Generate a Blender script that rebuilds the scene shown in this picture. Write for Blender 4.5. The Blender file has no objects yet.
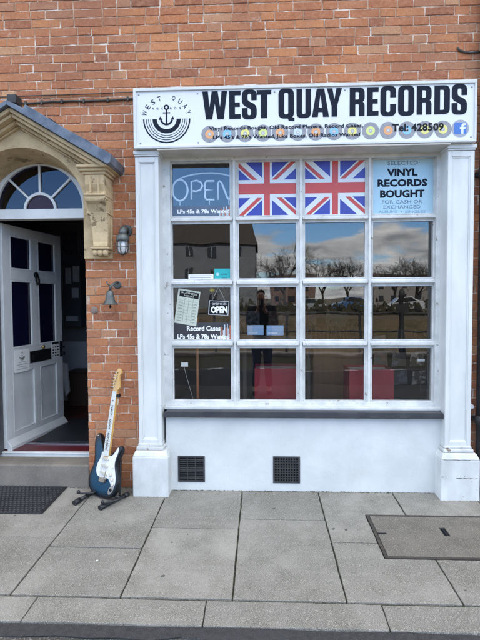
import bpy, bmesh, math, random
from mathutils import Vector, Matrix
R_ = math.radians
random.seed(7)
S = bpy.context.scene
COL = S.collection

# ------------------------------------------------------------------ camera
CAM = Vector((0.0, -3.75, 1.5))
cd = bpy.data.cameras.new('camera')
cd.sensor_fit = 'VERTICAL'; cd.sensor_height = 24.0; cd.lens = 18.0
cd.clip_start = 0.004; cd.clip_end = 2000
cam = bpy.data.objects.new('camera', cd); COL.objects.link(cam)
CR = Matrix.Rotation(R_(2.62), 3, 'Z') @ Matrix.Rotation(R_(90 - 2.386), 3, 'X') @ Matrix.Rotation(R_(-0.32), 3, 'Z')
cam.matrix_world = Matrix.Translation(CAM) @ CR.to_4x4()
S.camera = cam

# ------------------------------------------------------------------ light
SUN_EL, SUN_AZ = 40.0, 8.0          # the sun stands behind the building
w = bpy.data.worlds.new('World'); S.world = w; w.use_nodes = True
nt = w.node_tree; N = nt.nodes; L = nt.links
bg = N['Background']; bg.inputs['Strength'].default_value = 0.15
sky = N.new('ShaderNodeTexSky'); sky.sky_type = 'NISHITA'; sky.sun_disc = False
sky.sun_elevation = R_(SUN_EL); sky.sun_rotation = R_(SUN_AZ)
sky.air_density = 1.0; sky.dust_density = 0.1; sky.ozone_density = 3.0
tc = N.new('ShaderNodeTexCoord'); sx = N.new('ShaderNodeSeparateXYZ'); L.new(tc.outputs['Generated'], sx.inputs[0])
def wmath(op, a, b=None):
    n = N.new('ShaderNodeMath'); n.operation = op
    for i, v in enumerate((a, b)):
        if v is None: continue
        if isinstance(v, (int, float)): n.inputs[i].default_value = v
        else: L.new(v, n.inputs[i])
    return n.outputs[0]
den = wmath('ADD', wmath('ABSOLUTE', sx.outputs['Z']), 0.16)
cx_ = N.new('ShaderNodeCombineXYZ')
L.new(wmath('DIVIDE', sx.outputs['X'], den), cx_.inputs[0]); L.new(wmath('DIVIDE', sx.outputs['Y'], den), cx_.inputs[1])
cn = N.new('ShaderNodeTexNoise'); cn.inputs['Scale'].default_value = 1.55; cn.inputs['Detail'].default_value = 9; cn.inputs['Roughness'].default_value = 0.58
L.new(cx_.outputs[0], cn.inputs['Vector'])
cr = N.new('ShaderNodeValToRGB'); cr.color_ramp.elements[0].position = 0.50; cr.color_ramp.elements[1].position = 0.66
L.new(cn.outputs['Fac'], cr.inputs['Fac'])
# cumulus bank near the horizon; unseen overhead cloud added for whiter, stronger light
low = N.new('ShaderNodeValToRGB'); e = low.color_ramp.elements
e[0].position = 0.0; e[0].color = (.16,)*3 + (1,); e[1].position = 1.0; e[1].color = (.36,)*3 + (1,)
for p, v in ((.045,.14),(.08,.15),(.115,.11),(.14,.0),(.175,-.15),(.28,-.10),(.40,.04),(.6,.15)):
    q = e.new(p); q.color = (max(0, v+.2),)*3 + (1,)
for q in e:
    if q.position in (0.0, 1.0): q.color = (.34,)*3 + (1,)
L.new(sx.outputs['Z'], low.inputs['Fac'])
cmn = N.new('ShaderNodeMapRange'); cmn.interpolation_type = 'SMOOTHSTEP'
cmn.inputs['From Min'].default_value = 0.67; cmn.inputs['From Max'].default_value = 0.80
L.new(wmath('ADD', cn.outputs['Fac'], low.outputs['Color']), cmn.inputs['Value'])
cm = cmn.outputs[0]
cn2 = N.new('ShaderNodeTexNoise'); cn2.inputs['Scale'].default_value = 2.6; cn2.inputs['Detail'].default_value = 6
L.new(cx_.outputs[0], cn2.inputs['Vector'])
cc = N.new('ShaderNodeValToRGB')
cc.color_ramp.elements[0].position = 0.35; cc.color_ramp.elements[0].color = (3.6, 3.8, 4.1, 1)
cc.color_ramp.elements[1].position = 0.65; cc.color_ramp.elements[1].color = (9.0, 9.0, 8.9, 1)
L.new(cn2.outputs['Fac'], cc.inputs['Fac'])
mx = N.new('ShaderNodeMix'); mx.data_type = 'RGBA'
tint = N.new('ShaderNodeMix'); tint.data_type = 'RGBA'; tint.blend_type = 'MULTIPLY'; tint.inputs['Factor'].default_value = 1.0
tint.inputs['B'].default_value = (.72, .93, 1.16, 1); L.new(sky.outputs[0], tint.inputs['A'])
L.new(cm, mx.inputs['Factor']); L.new(tint.outputs['Result'], mx.inputs['A']); L.new(cc.outputs['Color'], mx.inputs['B'])
L.new(mx.outputs['Result'], bg.inputs['Color'])

sl = bpy.data.lights.new('sun', 'SUN'); sl.energy = 3.6; sl.angle = R_(0.5); sl.color = (1.0, 0.95, 0.86)
sun = bpy.data.objects.new('sun', sl); COL.objects.link(sun)
sdir = Vector((math.sin(R_(SUN_AZ)) * math.cos(R_(SUN_EL)), math.cos(R_(SUN_AZ)) * math.cos(R_(SUN_EL)), math.sin(R_(SUN_EL))))
sun.rotation_euler = sdir.to_track_quat('Z', 'Y').to_euler(); sun.location = (0, 10, 30)

S.render.engine = 'CYCLES'
S.view_settings.view_transform = 'Standard'; S.view_settings.look = 'None'
S.view_settings.gamma = 1.0; S.view_settings.use_curve_mapping = False
S.view_settings.exposure = 1.66
try:
    S.cycles.max_bounces = 8; S.cycles.transparent_max_bounces = 16
except Exception: pass

# ------------------------------------------------------------------ helpers
def ray(px, py):
    return CR @ Vector(((px - 240) / 480.0, (320 - py) / 480.0, -1.0))
def P(px, py, Y):                      # point of the photograph on the upright plane at depth Y -> (x, z)
    d = ray(px, py); t = (Y - CAM.y) / d.y
    return (CAM.x + t * d.x, CAM.z + t * d.z)
SL = 0.04                              # cross fall of the pavement
def gz(y): return SL * y

def nodes(m):
    m.use_nodes = True
    t = m.node_tree
    return t, t.nodes, t.links, t.nodes['Principled BSDF']
def setp(b, **k):
    for n, v in k.items():
        n = n.replace('_', ' ')
        if n in b.inputs: b.inputs[n].default_value = v
def rgba(c): return (c[0], c[1], c[2], 1.0)
MATS = {}
def mk(name, c1, c2=None, scale=8, rough=0.6, bump=0.0, bscale=60, metal=0.0, detail=5, lo=.35, hi=.65,
       chip=None, cscale=20, cpos=.66, speck=None, sscale=300, spos=.6, island=0.0, coat=0.0, spec=None, stretch=None, bdist=0.004, stain=None):
    if name in MATS: return MATS[name]
    m = bpy.data.materials.new(name); t, n, l, b = nodes(m)
    setp(b, Roughness=rough, Metallic=metal)
    if coat: setp(b, Coat_Weight=coat, Coat_Roughness=.08)
    if spec is not None: b.inputs['Specular IOR Level'].default_value = spec
    tc = n.new('ShaderNodeTexCoord'); vec = tc.outputs['Object']
    if stretch:
        mp = n.new('ShaderNodeMapping'); mp.inputs['Scale'].default_value = stretch; l.new(vec, mp.inputs['Vector']); svec = mp.outputs[0]
    else: svec = vec
    def noise(sc, det=5, r=.55, v=None):
        q = n.new('ShaderNodeTexNoise'); q.inputs['Scale'].default_value = sc; q.inputs['Detail'].default_value = det; q.inputs['Roughness'].default_value = r
        l.new(v or vec, q.inputs['Vector']); return q.outputs['Fac']
    def ramp(f, a, c):
        q = n.new('ShaderNodeMapRange'); q.inputs['From Min'].default_value = a; q.inputs['From Max'].default_value = c; l.new(f, q.inputs['Value']); return q.outputs[0]
    def mix(f, a, c, blend='MIX'):
        q = n.new('ShaderNodeMix'); q.data_type = 'RGBA'; q.blend_type = blend
        if isinstance(f, (int, float)): q.inputs['Factor'].default_value = f
        else: l.new(f, q.inputs['Factor'])
        for k, v in (('A', a), ('B', c)):
            if isinstance(v, tuple): q.inputs[k].default_value = rgba(v)
            else: l.new(v, q.inputs[k])
        return q.outputs['Result']
    col = c1
    if c2 is not None: col = mix(ramp(noise(scale, detail, .6, svec), lo, hi), c1, c2)
    if island:
        g = n.new('ShaderNodeNewGeometry')
        hs = n.new('ShaderNodeHueSaturation')
        mr = n.new('ShaderNodeMapRange'); mr.inputs['To Min'].default_value = 1 - island; mr.inputs['To Max'].default_value = 1 + island
        l.new(g.outputs['Random Per Island'], mr.inputs['Value']); l.new(mr.outputs[0], hs.inputs['Value'])
        if isinstance(col, tuple): hs.inputs['Color'].default_value = rgba(col)
        else: l.new(col, hs.inputs['Color'])
        col = hs.outputs[0]
    if stain is not None:
        fs = n.new('ShaderNodeMath'); fs.operation = 'MULTIPLY'; l.new(ramp(noise(stain[1], 8, .65, svec), stain[2], stain[3]), fs.inputs[0]); fs.inputs[1].default_value = stain[4]
        col = mix(fs.outputs[0], col, stain[0])
    if speck is not None: col = mix(ramp(noise(sscale, 2, .5), spos, spos + .08), col, speck)
    if chip is not None:
        f = ramp(noise(cscale, 8, .68), cpos, cpos + .012)
        col = mix(f, col, chip)
    if isinstance(col, tuple): b.inputs['Base Color'].default_value = rgba(col)
    else: l.new(col, b.inputs['Base Color'])
    if bump:
        q = n.new('ShaderNodeBump'); q.inputs['Strength'].default_value = bump; q.inputs['Distance'].default_value = bdist
        l.new(noise(bscale, 6, .6), q.inputs['Height']); l.new(q.outputs[0], b.inputs['Normal'])
    MATS[name] = m
    return m
def glass_mat(name, tint=(1, 1, 1), f0=0.05, wob=0.25):
    if name in MATS: return MATS[name]
    m = bpy.data.materials.new(name); m.use_nodes = True
    t = m.node_tree; n = t.nodes; l = t.links; n.clear()
    out = n.new('ShaderNodeOutputMaterial'); mixs = n.new('ShaderNodeMixShader')
    tr = n.new('ShaderNodeBsdfTransparent'); tr.inputs[0].default_value = rgba(tint)
    gl = n.new('ShaderNodeBsdfGlossy'); gl.inputs['Roughness'].default_value = 0.0
    g = n.new('ShaderNodeNewGeometry')
    d = n.new('ShaderNodeVectorMath'); d.operation = 'DOT_PRODUCT'; l.new(g.outputs['Normal'], d.inputs[0]); l.new(g.outputs['Incoming'], d.inputs[1])
    def mt(op, a, b=None):
        q = n.new('ShaderNodeMath'); q.operation = op
        for i, v in enumerate((a, b)):
            if v is None: continue
            if isinstance(v, (int, float)): q.inputs[i].default_value = v
            else: l.new(v, q.inputs[i])
        return q.outputs[0]
    c = mt('SUBTRACT', 1.0, mt('ABSOLUTE', d.outputs['Value']))
    f = mt('ADD', mt('MULTIPLY', mt('POWER', c, 5.0), 1 - f0), f0)
    l.new(f, mixs.inputs[0]); l.new(tr.outputs[0], mixs.inputs[1]); l.new(gl.outputs[0], mixs.inputs[2]); l.new(mixs.outputs[0], out.inputs[0])
    if wob:
        tcn = n.new('ShaderNodeTexCoord'); q = n.new('ShaderNodeTexNoise'); q.inputs['Scale'].default_value = 3.0; q.inputs['Detail'].default_value = 1
        l.new(tcn.outputs['Object'], q.inputs['Vector'])
        bp = n.new('ShaderNodeBump'); bp.inputs['Strength'].default_value = wob; bp.inputs['Distance'].default_value = 0.004
        l.new(q.outputs['Fac'], bp.inputs['Height']); l.new(bp.outputs[0], gl.inputs['Normal'])
    MATS[name] = m
    return m

def B(): return bmesh.new()
def box(bm, x0, x1, y0, y1, z0, z1, mi=0):
    v = [bm.verts.new(p) for p in ((x0,y0,z0),(x1,y0,z0),(x1,y1,z0),(x0,y1,z0),(x0,y0,z1),(x1,y0,z1),(x1,y1,z1),(x0,y1,z1))]
    for f in ((0,1,5,4),(1,2,6,5),(2,3,7,6),(3,0,4,7),(4,5,6,7),(3,2,1,0)):
        bm.faces.new([v[i] for i in f]).material_index = mi
def prism(bm, pts, y0, y1, mi=0):      # polygon in x,z pushed from y0 to y1
    a = [bm.verts.new((x, y0, z)) for x, z in pts]; b = [bm.verts.new((x, y1, z)) for x, z in pts]
    k = len(pts)
    bm.faces.new(a).material_index = mi; bm.faces.new(b[::-1]).material_index = mi
    for i in range(k): bm.faces.new((a[i], b[i], b[(i+1) % k], a[(i+1) % k])).material_index = mi
def prism_top(bm, pts, z0, z1, mi=0):  # polygon in x,y pushed from z0 to z1
    a = [bm.verts.new((x, y, z0)) for x, y in pts]; b = [bm.verts.new((x, y, z1)) for x, y in pts]
    k = len(pts)
    bm.faces.new(a[::-1]).material_index = mi; bm.faces.new(b).material_index = mi
    for i in range(k): bm.faces.new((a[i], a[(i+1) % k], b[(i+1) % k], b[i])).material_index = mi
def tube(bm, pts, r, seg=8, mi=0):
    pts = [Vector(p) for p in pts]; k = len(pts)
    rs = r if isinstance(r, (list, tuple)) else [r] * k
    rings = []; up = None
    for i, p in enumerate(pts):
        d = (pts[min(i+1, k-1)] - pts[max(i-1, 0)]).normalized()
        if up is None:
            up = Vector((0,0,1)) if abs(d.z) < .9 else Vector((1,0,0))
        s = d.cross(up)
        if s.length < 1e-4: s = d.cross(Vector((1,0,0)))
        s.normalize(); up = s.cross(d).normalized()
        rings.append([bm.verts.new(p + (s * math.cos(2*math.pi*j/seg) + up * math.sin(2*math.pi*j/seg)) * rs[i]) for j in range(seg)])
    for i in range(k-1):
        for j in range(seg):
            f = bm.faces.new((rings[i][j], rings[i][(j+1) % seg], rings[i+1][(j+1) % seg], rings[i+1][j])); f.smooth = True; f.material_index = mi
    bm.faces.new(rings[0][::-1]).material_index = mi; bm.faces.new(rings[-1]).material_index = mi
def lathe(bm, prof, c, axis='Z', seg=24, mi=0):
    rings = []
    for r, h in prof:
        ring = []
        for j in range(seg):
            a = 2*math.pi*j/seg; u, v = r*math.cos(a), r*math.sin(a)
            p = {'Z': (u, v, h), 'Y': (u, h, v), 'X': (h, u, v)}[axis]
            ring.append(bm.verts.new((c[0]+p[0], c[1]+p[1], c[2]+p[2])))
        rings.append(ring)
    for i in range(len(rings)-1):
        for j in range(seg):
            f = bm.faces.new((rings[i][j], rings[i][(j+1) % seg], rings[i+1][(j+1) % seg], rings[i+1][j])); f.smooth = True; f.material_index = mi
    bm.faces.new(rings[0][::-1]).material_index = mi; bm.faces.new(rings[-1]).material_index = mi
def arc(cx, cz, r, a0, a1, k=24):
    return [(cx + r*math.cos(R_(a0 + (a1-a0)*i/k)), cz + r*math.sin(R_(a0 + (a1-a0)*i/k))) for i in range(k+1)]
def ringseg(bm, cx, cz, r0, r1, a0, a1, y0, y1, k=32, mi=0):   # ring section standing in x,z
    full = abs(a1 - a0) >= 359.9
    n = k if full else k + 1
    vs = []
    for i in range(n):
        a = R_(a0 + (a1-a0)*i/k); c, s = math.cos(a), math.sin(a)
        vs.append([bm.verts.new((cx + r*c, y, cz + r*s)) for r, y in ((r0,y0),(r1,y0),(r1,y1),(r0,y1))])
    for i in range(k):
        p, q = vs[i], vs[(i+1) % n]
        for j in range(4):
            bm.faces.new((p[j], p[(j+1) % 4], q[(j+1) % 4], q[j])).material_index = mi
    if not full:
        bm.faces.new(vs[0]).material_index = mi; bm.faces.new(vs[-1][::-1]).material_index = mi
def puck(bm, cx, cz, r, y0, y1, k=32, mi=0): prism(bm, arc(cx, cz, r, 0, 360 - 360/k, k-1), y0, y1, mi)

def rootloc(p):
    v = Vector((0,0,0))
    while p is not None: v = v + p.location; p = p.parent
    return v
def obj(name, bm, mat, parent=None, bev=0.0, smooth=False, local=False, segs=2, label=None):
    bmesh.ops.recalc_face_normals(bm, faces=bm.faces[:])
    me = bpy.data.meshes.new(name); bm.to_mesh(me); bm.free()
    for m in (mat if isinstance(mat, (list, tuple)) else [mat]): me.materials.append(m)
    if smooth:
        for p in me.polygons: p.use_smooth = True
    o = bpy.data.objects.new(name, me); COL.objects.link(o)
    if parent is not None:
        o.parent = parent
        if not local: me.transform(Matrix.Translation(-rootloc(parent)))
    if bev:
        b = o.modifiers.new('bevel', 'BEVEL'); b.width = bev; b.segments = segs; b.limit_method = 'ANGLE'; b.angle_limit = R_(35)
    if label: o['label'] = label
    return o
def tag(o, label=None, cat=None, group=None, kind=None):
    if label: o['label'] = label
    if cat: o['category'] = cat
    if group: o['group'] = group
    if kind: o['kind'] = kind
    return o
def thing(name, loc, label, cat, group=None):
    o = bpy.data.objects.new(name, None); COL.objects.link(o); o.location = loc; o.empty_display_size = .1
    return tag(o, label, cat, group)
def struct(name, bm, mat, **k): return tag(obj(name, bm, mat, **k), kind='structure')

# lettering -------------------------------------------------------------
def add_mesh(bm, me, fn, mi=0):
    vs = [bm.verts.new(fn(v.co)) for v in me.vertices]
    for p in me.polygons:
        try: bm.faces.new([vs[i] for i in p.vertices]).material_index = mi
        except ValueError: pass
def curve_mesh(cu):
    o = bpy.data.objects.new('tmp', cu); COL.objects.link(o)
    dg = bpy.context.evaluated_depsgraph_get(); dg.update()
    me = bpy.data.meshes.new_from_object(o.evaluated_get(dg))
    bpy.data.objects.remove(o); bpy.data.curves.remove(cu)
    return me
def text(bm, s, x0, x1, z0, z1, y, bold=0.0, th=0.0008, mi=0, frame=None, res=2):
    cu = bpy.data.curves.new('t', 'FONT'); cu.body = s; cu.size = 1; cu.offset = bold; cu.extrude = 0.5; cu.resolution_u = res
    me = curve_mesh(cu)
    xs = [v.co.x for v in me.vertices]; ys = [v.co.y for v in me.vertices]
    a, b, c, d = min(xs), max(xs), min(ys), max(ys)
    def fn(q):
        u = x0 + (q.x-a)/(b-a)*(x1-x0); v = z0 + (q.y-c)/max(d-c, 1e-6)*(z1-z0); h = y - (q.z + .5)*th
        return frame @ Vector((u, h, v)) if frame is not None else (u, h, v)
    add_mesh(bm, me, fn, mi); bpy.data.meshes.remove(me)
def fillet(pts):                       # [(x,z[,r])] -> rounded outline
    out = []; k = len(pts)
    for i, p in enumerate(pts):
        if len(p) == 2: out.append(p); continue
        q = Vector(p[:2]); a = (Vector(pts[i-1][:2]) - q); b = (Vector(pts[(i+1) % k][:2]) - q)
        r = min(p[2], a.length*.5 if len(pts[i-1]) > 2 else a.length, b.length*.5 if len(pts[(i+1) % k]) > 2 else b.length)
        A = q + a.normalized()*r; Bp = q + b.normalized()*r
        for j in range(7):
            t = j/6.0
            out.append(tuple(A*(1-t)**2 + q*2*t*(1-t) + Bp*t*t))
    return out
GL = {
 'E': (.40, [[(0,0),(.4,0),(.4,.165),(.2,.165),(.2,.425),(.37,.425),(.37,.58),(.2,.58),(.2,.835),(.4,.835),(.4,1),(0,1)]]),
 'O': (.54, [[(0,0,.2),(.54,0,.2),(.54,1,.2),(0,1,.2)], [(.2,.14,.06),(.2,.86,.06),(.34,.86,.06),(.34,.14,.06)]]),
 'Q': (.54, [[(0,0,.2),(.54,0,.2),(.54,1,.2),(0,1,.2)], [(.2,.14,.06),(.2,.86,.06),(.34,.86,.06),(.34,.14,.06)]]),
 'U': (.52, [[(0,1),(0,0,.2),(.52,0,.2),(.52,1),(.32,1),(.32,.14,.06),(.2,.14,.06),(.2,1)]]),
 'S': (.52, [[(.33,.64),(.52,.64),(.52,1,.2),(0,1,.2),(0,.50,.15),(.32,.34,.08),(.32,.14,.06),(.2,.14,.06),(.2,.38),(0,.38),(0,0,.2),(.52,0,.2),(.52,.47,.15),(.2,.63,.08),(.2,.86,.06),(.33,.86,.06)]]),
 'T': (.46, [[(0,1),(0,.835),(.13,.835),(.13,0),(.33,0),(.33,.835),(.46,.835),(.46,1)]]),
 'W': (.84, [[(0,1),(.12,0),(.33,0),(.42,.56),(.51,0),(.72,0),(.84,1),(.65,1),(.60,.42),(.52,1),(.32,1),(.24,.42),(.19,1)]]),
 'A': (.57, [[(0,0),(.16,1),(.41,1),(.57,0),(.37,0),(.355,.17),(.215,.17),(.2,0)], [(.228,.33),(.285,.80),(.342,.33)]]),
 'Y': (.54, [[(0,1),(.17,.38),(.17,0),(.37,0),(.37,.38),(.54,1),(.34,1),(.27,.60),(.2,1)]]),
 'R': (.53, [[(0,0),(0,1),(.53,1,.2),(.53,.55,.1),(.46,.50),(.53,.44,.08),(.53,0),(.33,0),(.33,.42,.05),(.2,.42),(.2,0)], [(.2,.58),(.33,.58,.06),(.33,.85,.06),(.2,.85)]]),
 'C': (.53, [[(.33,.62),(.53,.62),(.53,1,.2),(0,1,.2),(0,0,.2),(.53,0,.2),(.53,.40),(.33,.40),(.33,.14,.06),(.2,.14,.06),(.2,.86,.06),(.33,.86,.06)]]),
 'D': (.54, [[(0,0),(0,1),(.54,1,.2),(.54,0,.2)], [(.2,.15),(.34,.15,.06),(.34,.85,.06),(.2,.85)]]),
}
def glyph(bm, ch, x0, x1, z0, z1, y, th=0.0015, mi=0):
    wd, loops = GL[ch]
    cu = bpy.data.curves.new('g', 'CURVE'); cu.dimensions = '2D'; cu.fill_mode = 'BOTH'; cu.extrude = .5
    for lp in loops:
        f = fillet(lp); sp = cu.splines.new('POLY'); sp.points.add(len(f)-1); sp.use_cyclic_u = True
        for i, p in enumerate(f): sp.points[i].co = (p[0], p[1], 0, 1)
    me = curve_mesh(cu)
    add_mesh(bm, me, lambda q: (x0 + q.x/wd*(x1-x0), y - (q.z+.5)*th, z0 + q.y*(z1-z0)), mi); bpy.data.meshes.remove(me)

# ------------------------------------------------------------------ materials
M_white = mk('white_gloss_paint', (.685,.705,.70), (.58,.60,.595), stain=((.50,.49,.45), 4, .58, .82, .5), scale=5, rough=.34, bump=.12, bscale=45, chip=(.33,.29,.25), cscale=9, cpos=.735, stretch=(1,1,.35))
M_worn = mk('worn_white_paint', (.68,.70,.695), (.53,.55,.545), scale=7, rough=.45, bump=.35, bscale=40, chip=(.30,.27,.24), cscale=26, cpos=.67, stretch=(1,1,.5), stain=((.50,.49,.45), 4, .56, .78, .7))
M_flake = mk('flaking_white_paint', (.66,.68,.67), (.48,.49,.485), scale=9, rough=.5, bump=.5, bscale=50, chip=(.24,.20,.16), cscale=14, cpos=.595, stretch=(1,1,.5))
M_bar = mk('weathered_bar_paint', (.695,.71,.705), (.53,.55,.545), scale=9, rough=.4, bump=.2, bscale=60, chip=(.30,.28,.25), cscale=22, cpos=.638)
M_render = mk('white_masonry_paint', (.67,.695,.69), (.575,.60,.595), scale=3, rough=.6, stain=((.50,.50,.47), 2.2, .60, .85, .5), bump=.45, bscale=22, chip=(.42,.41,.39), cscale=6, cpos=.76, bdist=.006)
M_soffit = mk('soffit_paint', (.66,.62,.55), (.52,.47,.40), scale=6, rough=.5, bump=.1)
M_panel = mk('sign_panel_white', (.715,.745,.755), (.675,.70,.71), scale=2, rough=.28)
M_frame = mk('sign_frame_white', (.64,.67,.68), (.55,.575,.585), scale=9, rough=.35, bump=.1)
M_navy = mk('navy_vinyl', (.006,.011,.024), rough=.55, spec=.15)
M_black = mk('black_vinyl', (.007,.008,.011), rough=.5, spec=.2)
M_stone = mk('limestone', (.60,.465,.275), (.40,.30,.17), scale=6, rough=.88, bump=.8, bscale=40, chip=(.24,.175,.10), cscale=9, cpos=.60, speck=(.50,.40,.27), sscale=70, spos=.6)
M_lead = mk('roof_lead', (.07,.095,.13), (.16,.19,.235), scale=11, rough=.5, metal=.35, bump=.4, bscale=25, chip=(.36,.39,.42), cscale=12, cpos=.68)
M_sill = mk('dark_sill_paint', (.035,.037,.045), (.055,.058,.065), scale=8, rough=.45, bump=.2)
M_vent = mk('black_iron', (.014,.015,.018), (.034,.034,.037), scale=20, rough=.55, bump=.2)
M_glass = glass_mat('window_glass', f0=.066)
M_fglass = glass_mat('fanlight_glass', tint=(.3,.3,.5), f0=.045, wob=.1)
M_purple = mk('purple_stained_glass', (.035,.010,.024), rough=.2, spec=.25)
M_dglass = mk('dark_blue_door_glass', (.004,.004,.018), (.007,.007,.03), scale=6, rough=.14, stretch=(1,1,.15), bump=.25, bscale=12)
M_door = mk('door_paint', (.62,.645,.65), (.52,.54,.545), scale=4, rough=.35, stain=((.40,.40,.38), 3, .6, .85, .5), bump=.1)
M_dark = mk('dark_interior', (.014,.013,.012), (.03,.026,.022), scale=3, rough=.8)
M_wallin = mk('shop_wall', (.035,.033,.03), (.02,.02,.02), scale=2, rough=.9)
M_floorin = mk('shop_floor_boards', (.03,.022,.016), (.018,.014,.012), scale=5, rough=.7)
M_wood = mk('pale_orange_wood', (.42,.17,.06), (.30,.11,.04), scale=20, rough=.5, stretch=(1,1,.06))
M_red = mk('red_card', (.19,.006,.012), (.14,.005,.010), scale=6, rough=.5)
M_iron = mk('weathered_bronze', (.075,.085,.085), (.14,.15,.145), scale=30, rough=.5, metal=.6, bump=.3, bscale=80)
M_cable = mk('black_cable', (.018,.017,.016), (.07,.06,.05), scale=18, rough=.6)
M_paper = mk('white_paper', (.74,.76,.74), rough=.7)
M_cream = mk('cream_paper', (.56,.60,.52), (.50,.54,.46), scale=6, rough=.7)
M_ltext = mk('white_sticker_text', (.85,.87,.88), rough=.4)

def brick_mat():
    m = bpy.data.materials.new('brick'); t, n, l, b = nodes(m)
    tc = n.new('ShaderNodeTexCoord'); g = n.new('ShaderNodeNewGeometry')
    rp = n.new('ShaderNodeValToRGB'); e = rp.color_ramp.elements
    e[0].position = 0; e[0].color = (.22,.082,.042,1); e[1].position = 1; e[1].color = (.52,.29,.15,1)
    for p, c in ((.08,(.31,.108,.050,1)),(.22,(.43,.160,.064,1)),(.42,(.36,.130,.057,1)),(.62,(.50,.205,.080,1)),(.76,(.40,.155,.070,1)),(.9,(.35,.165,.092,1))):
        q = e.new(p); q.color = c
    l.new(g.outputs['Random Per Island'], rp.inputs['Fac'])
    def noise(s, d=6, r=.6):
        q = n.new('ShaderNodeTexNoise'); q.inputs['Scale'].default_value = s; q.inputs['Detail'].default_value = d; q.inputs['Roughness'].default_value = r
        l.new(tc.outputs['Object'], q.inputs['Vector']); return q.outputs['Fac']
    def mr(f, a, c, x=0., y=1.):
        q = n.new('ShaderNodeMapRange'); q.inputs['From Min'].default_value = a; q.inputs['From Max'].default_value = c
        q.inputs['To Min'].default_value = x; q.inputs['To Max'].default_value = y; l.new(f, q.inputs['Value']); return q.outputs[0]
    def mix(f, a, c, bl='MIX'):
        q = n.new('ShaderNodeMix'); q.data_type = 'RGBA'; q.blend_type = bl
        l.new(f, q.inputs['Factor']) if not isinstance(f, float) else None
        if isinstance(f, float): q.inputs['Factor'].default_value = f
        for k, v in (('A', a), ('B', c)):
            if isinstance(v, tuple): q.inputs[k].default_value = rgba(v)
            else: l.new(v, q.inputs[k])
        return q.outputs['Result']
    c = mix(mr(noise(38), .42, .68, 0, .5), rp.outputs[0], (.52,.27,.16))
    c = mix(mr(noise(75, 4), .55, .72, 0, .6), c, (.22,.085,.05))
    c = mix(mr(noise(1.1, 6), .44, .66, 0, .62), c, (.24,.10,.06))       # broad weathering
    c = mix(mr(noise(10, 9, .72), .645, .70, 0, .6), c, (.56,.44,.36))     # lime bloom
    l.new(c, b.inputs['Base Color']); b.inputs['Roughness'].default_value = .9
    bp = n.new('ShaderNodeBump'); bp.inputs['Strength'].default_value = .75; bp.inputs['Distance'].default_value = .004
    l.new(noise(110, 6, .65), bp.inputs['Height']); l.new(bp.outputs[0], b.inputs['Normal'])
    return m
M_brick = brick_mat()
M_mortar = mk('lime_mortar', (.36,.215,.135), (.56,.42,.32), scale=7, rough=.95, bump=.9, bscale=90, lo=.40, hi=.56, chip=(.70,.63,.55), cscale=7, cpos=.55, speck=(.22,.15,.11), sscale=130, spos=.62)
M_slab = mk('paving_concrete', (.232,.223,.200), (.150,.144,.128), scale=2.6, stain=((.088,.086,.068), 3.4, .44, .70, .85), rough=.86, bump=.6, bscale=190, island=.24, speck=(.40,.385,.35), sscale=330, spos=.53, chip=(.10,.096,.09), cscale=170, cpos=.645, bdist=.003)
M_cover = mk('brown_concrete_cover', (.155,.145,.125), (.105,.098,.085), scale=5, rough=.9, bump=.9, bscale=110, speck=(.33,.30,.255), sscale=210, spos=.57, chip=(.07,.06,.05), cscale=150, cpos=.66)
M_joint = mk('joint_soil', (.03,.03,.022), (.05,.055,.03), scale=14, rough=1, bump=.6)
M_step = mk('door_step_stone', (.215,.19,.16), (.14,.125,.105), scale=4, rough=.85, bump=.4, bscale=120, speck=(.28,.28,.26), sscale=180, spos=.6)
M_tar = mk('fresh_tar', (.028,.028,.03), (.045,.045,.047), scale=30, rough=.85, bump=1.0, bscale=140, speck=(.11,.11,.11), sscale=220, spos=.62, bdist=.006)
M_road = mk('road_asphalt', (.042,.041,.040), (.068,.064,.058), scale=2, rough=.9, bump=1.0, bscale=120, speck=(.24,.22,.19), sscale=160, spos=.55, bdist=.006)
M_rubber = mk('black_rubber', (.010,.011,.014), (.02,.021,.025), scale=15, rough=.5)

# ------------------------------------------------------------------ ground
bm = B()
prof = [(300,-.16),(0.2,-.16),(-9.75,-.16),(-9.8,-3.4),(-24,-3.4),(-26,-2.6),(-30,.15),(-60,.4),(-400,2.0)]
xs = [-400,-60,-30,-15,0,15,30,60,400]
gv = [[bm.verts.new((x, y, z)) for x in xs] for y, z in prof]
for i in range(len(prof)-1):
    for j in range(len(xs)-1): bm.faces.new((gv[i][j], gv[i][j+1], gv[i+1][j+1], gv[i+1][j]))
struct('ground', bm, mk('dry_winter_grass', (.11,.075,.04), (.05,.045,.022), scale=.5, rough=1, speck=(.17,.125,.065), sscale=9, spos=.58))
bm = B(); box(bm, -300, 300, -26.2, -9.8, -3.2, -2.7)
struct('river', bm, mk('river_water', (.06,.05,.035), rough=.12, bump=.2, bscale=4))
bm = B(); box(bm, -60, 60, -9.7, -1.575, -.14, -.078)
struct('road', bm, M_road)
bm = B()
for k in range(-9, 10): box(bm, k*1.02-.2, k*1.02+.12, -6.95, -6.83, -.0775, -.0735)
struct('road_marking', bm, mk('white_road_paint', (.7,.7,.68), (.5,.5,.48), scale=9, rough=.7))
bm = B(); box(bm, -40, 40, -6.75, -4.95, -.079, -.0738); struct('dark_road_band', bm, mk('darker_asphalt', (.022,.022,.023), (.034,.034,.035), scale=1.2, rough=.9, bump=.8, bscale=120, speck=(.09,.09,.09), sscale=150, spos=.6))  # one darker band running along the road
bm = B(); box(bm, -40, 40, -9.2, -7.15, -.12, -.0741); struct('verge', bm, mk('rough_verge', (.05,.05,.022), (.085,.07,.04), scale=1.6, rough=1, bump=1, bscale=30, speck=(.12,.11,.06), sscale=14, spos=.58))
bm = B()
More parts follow.
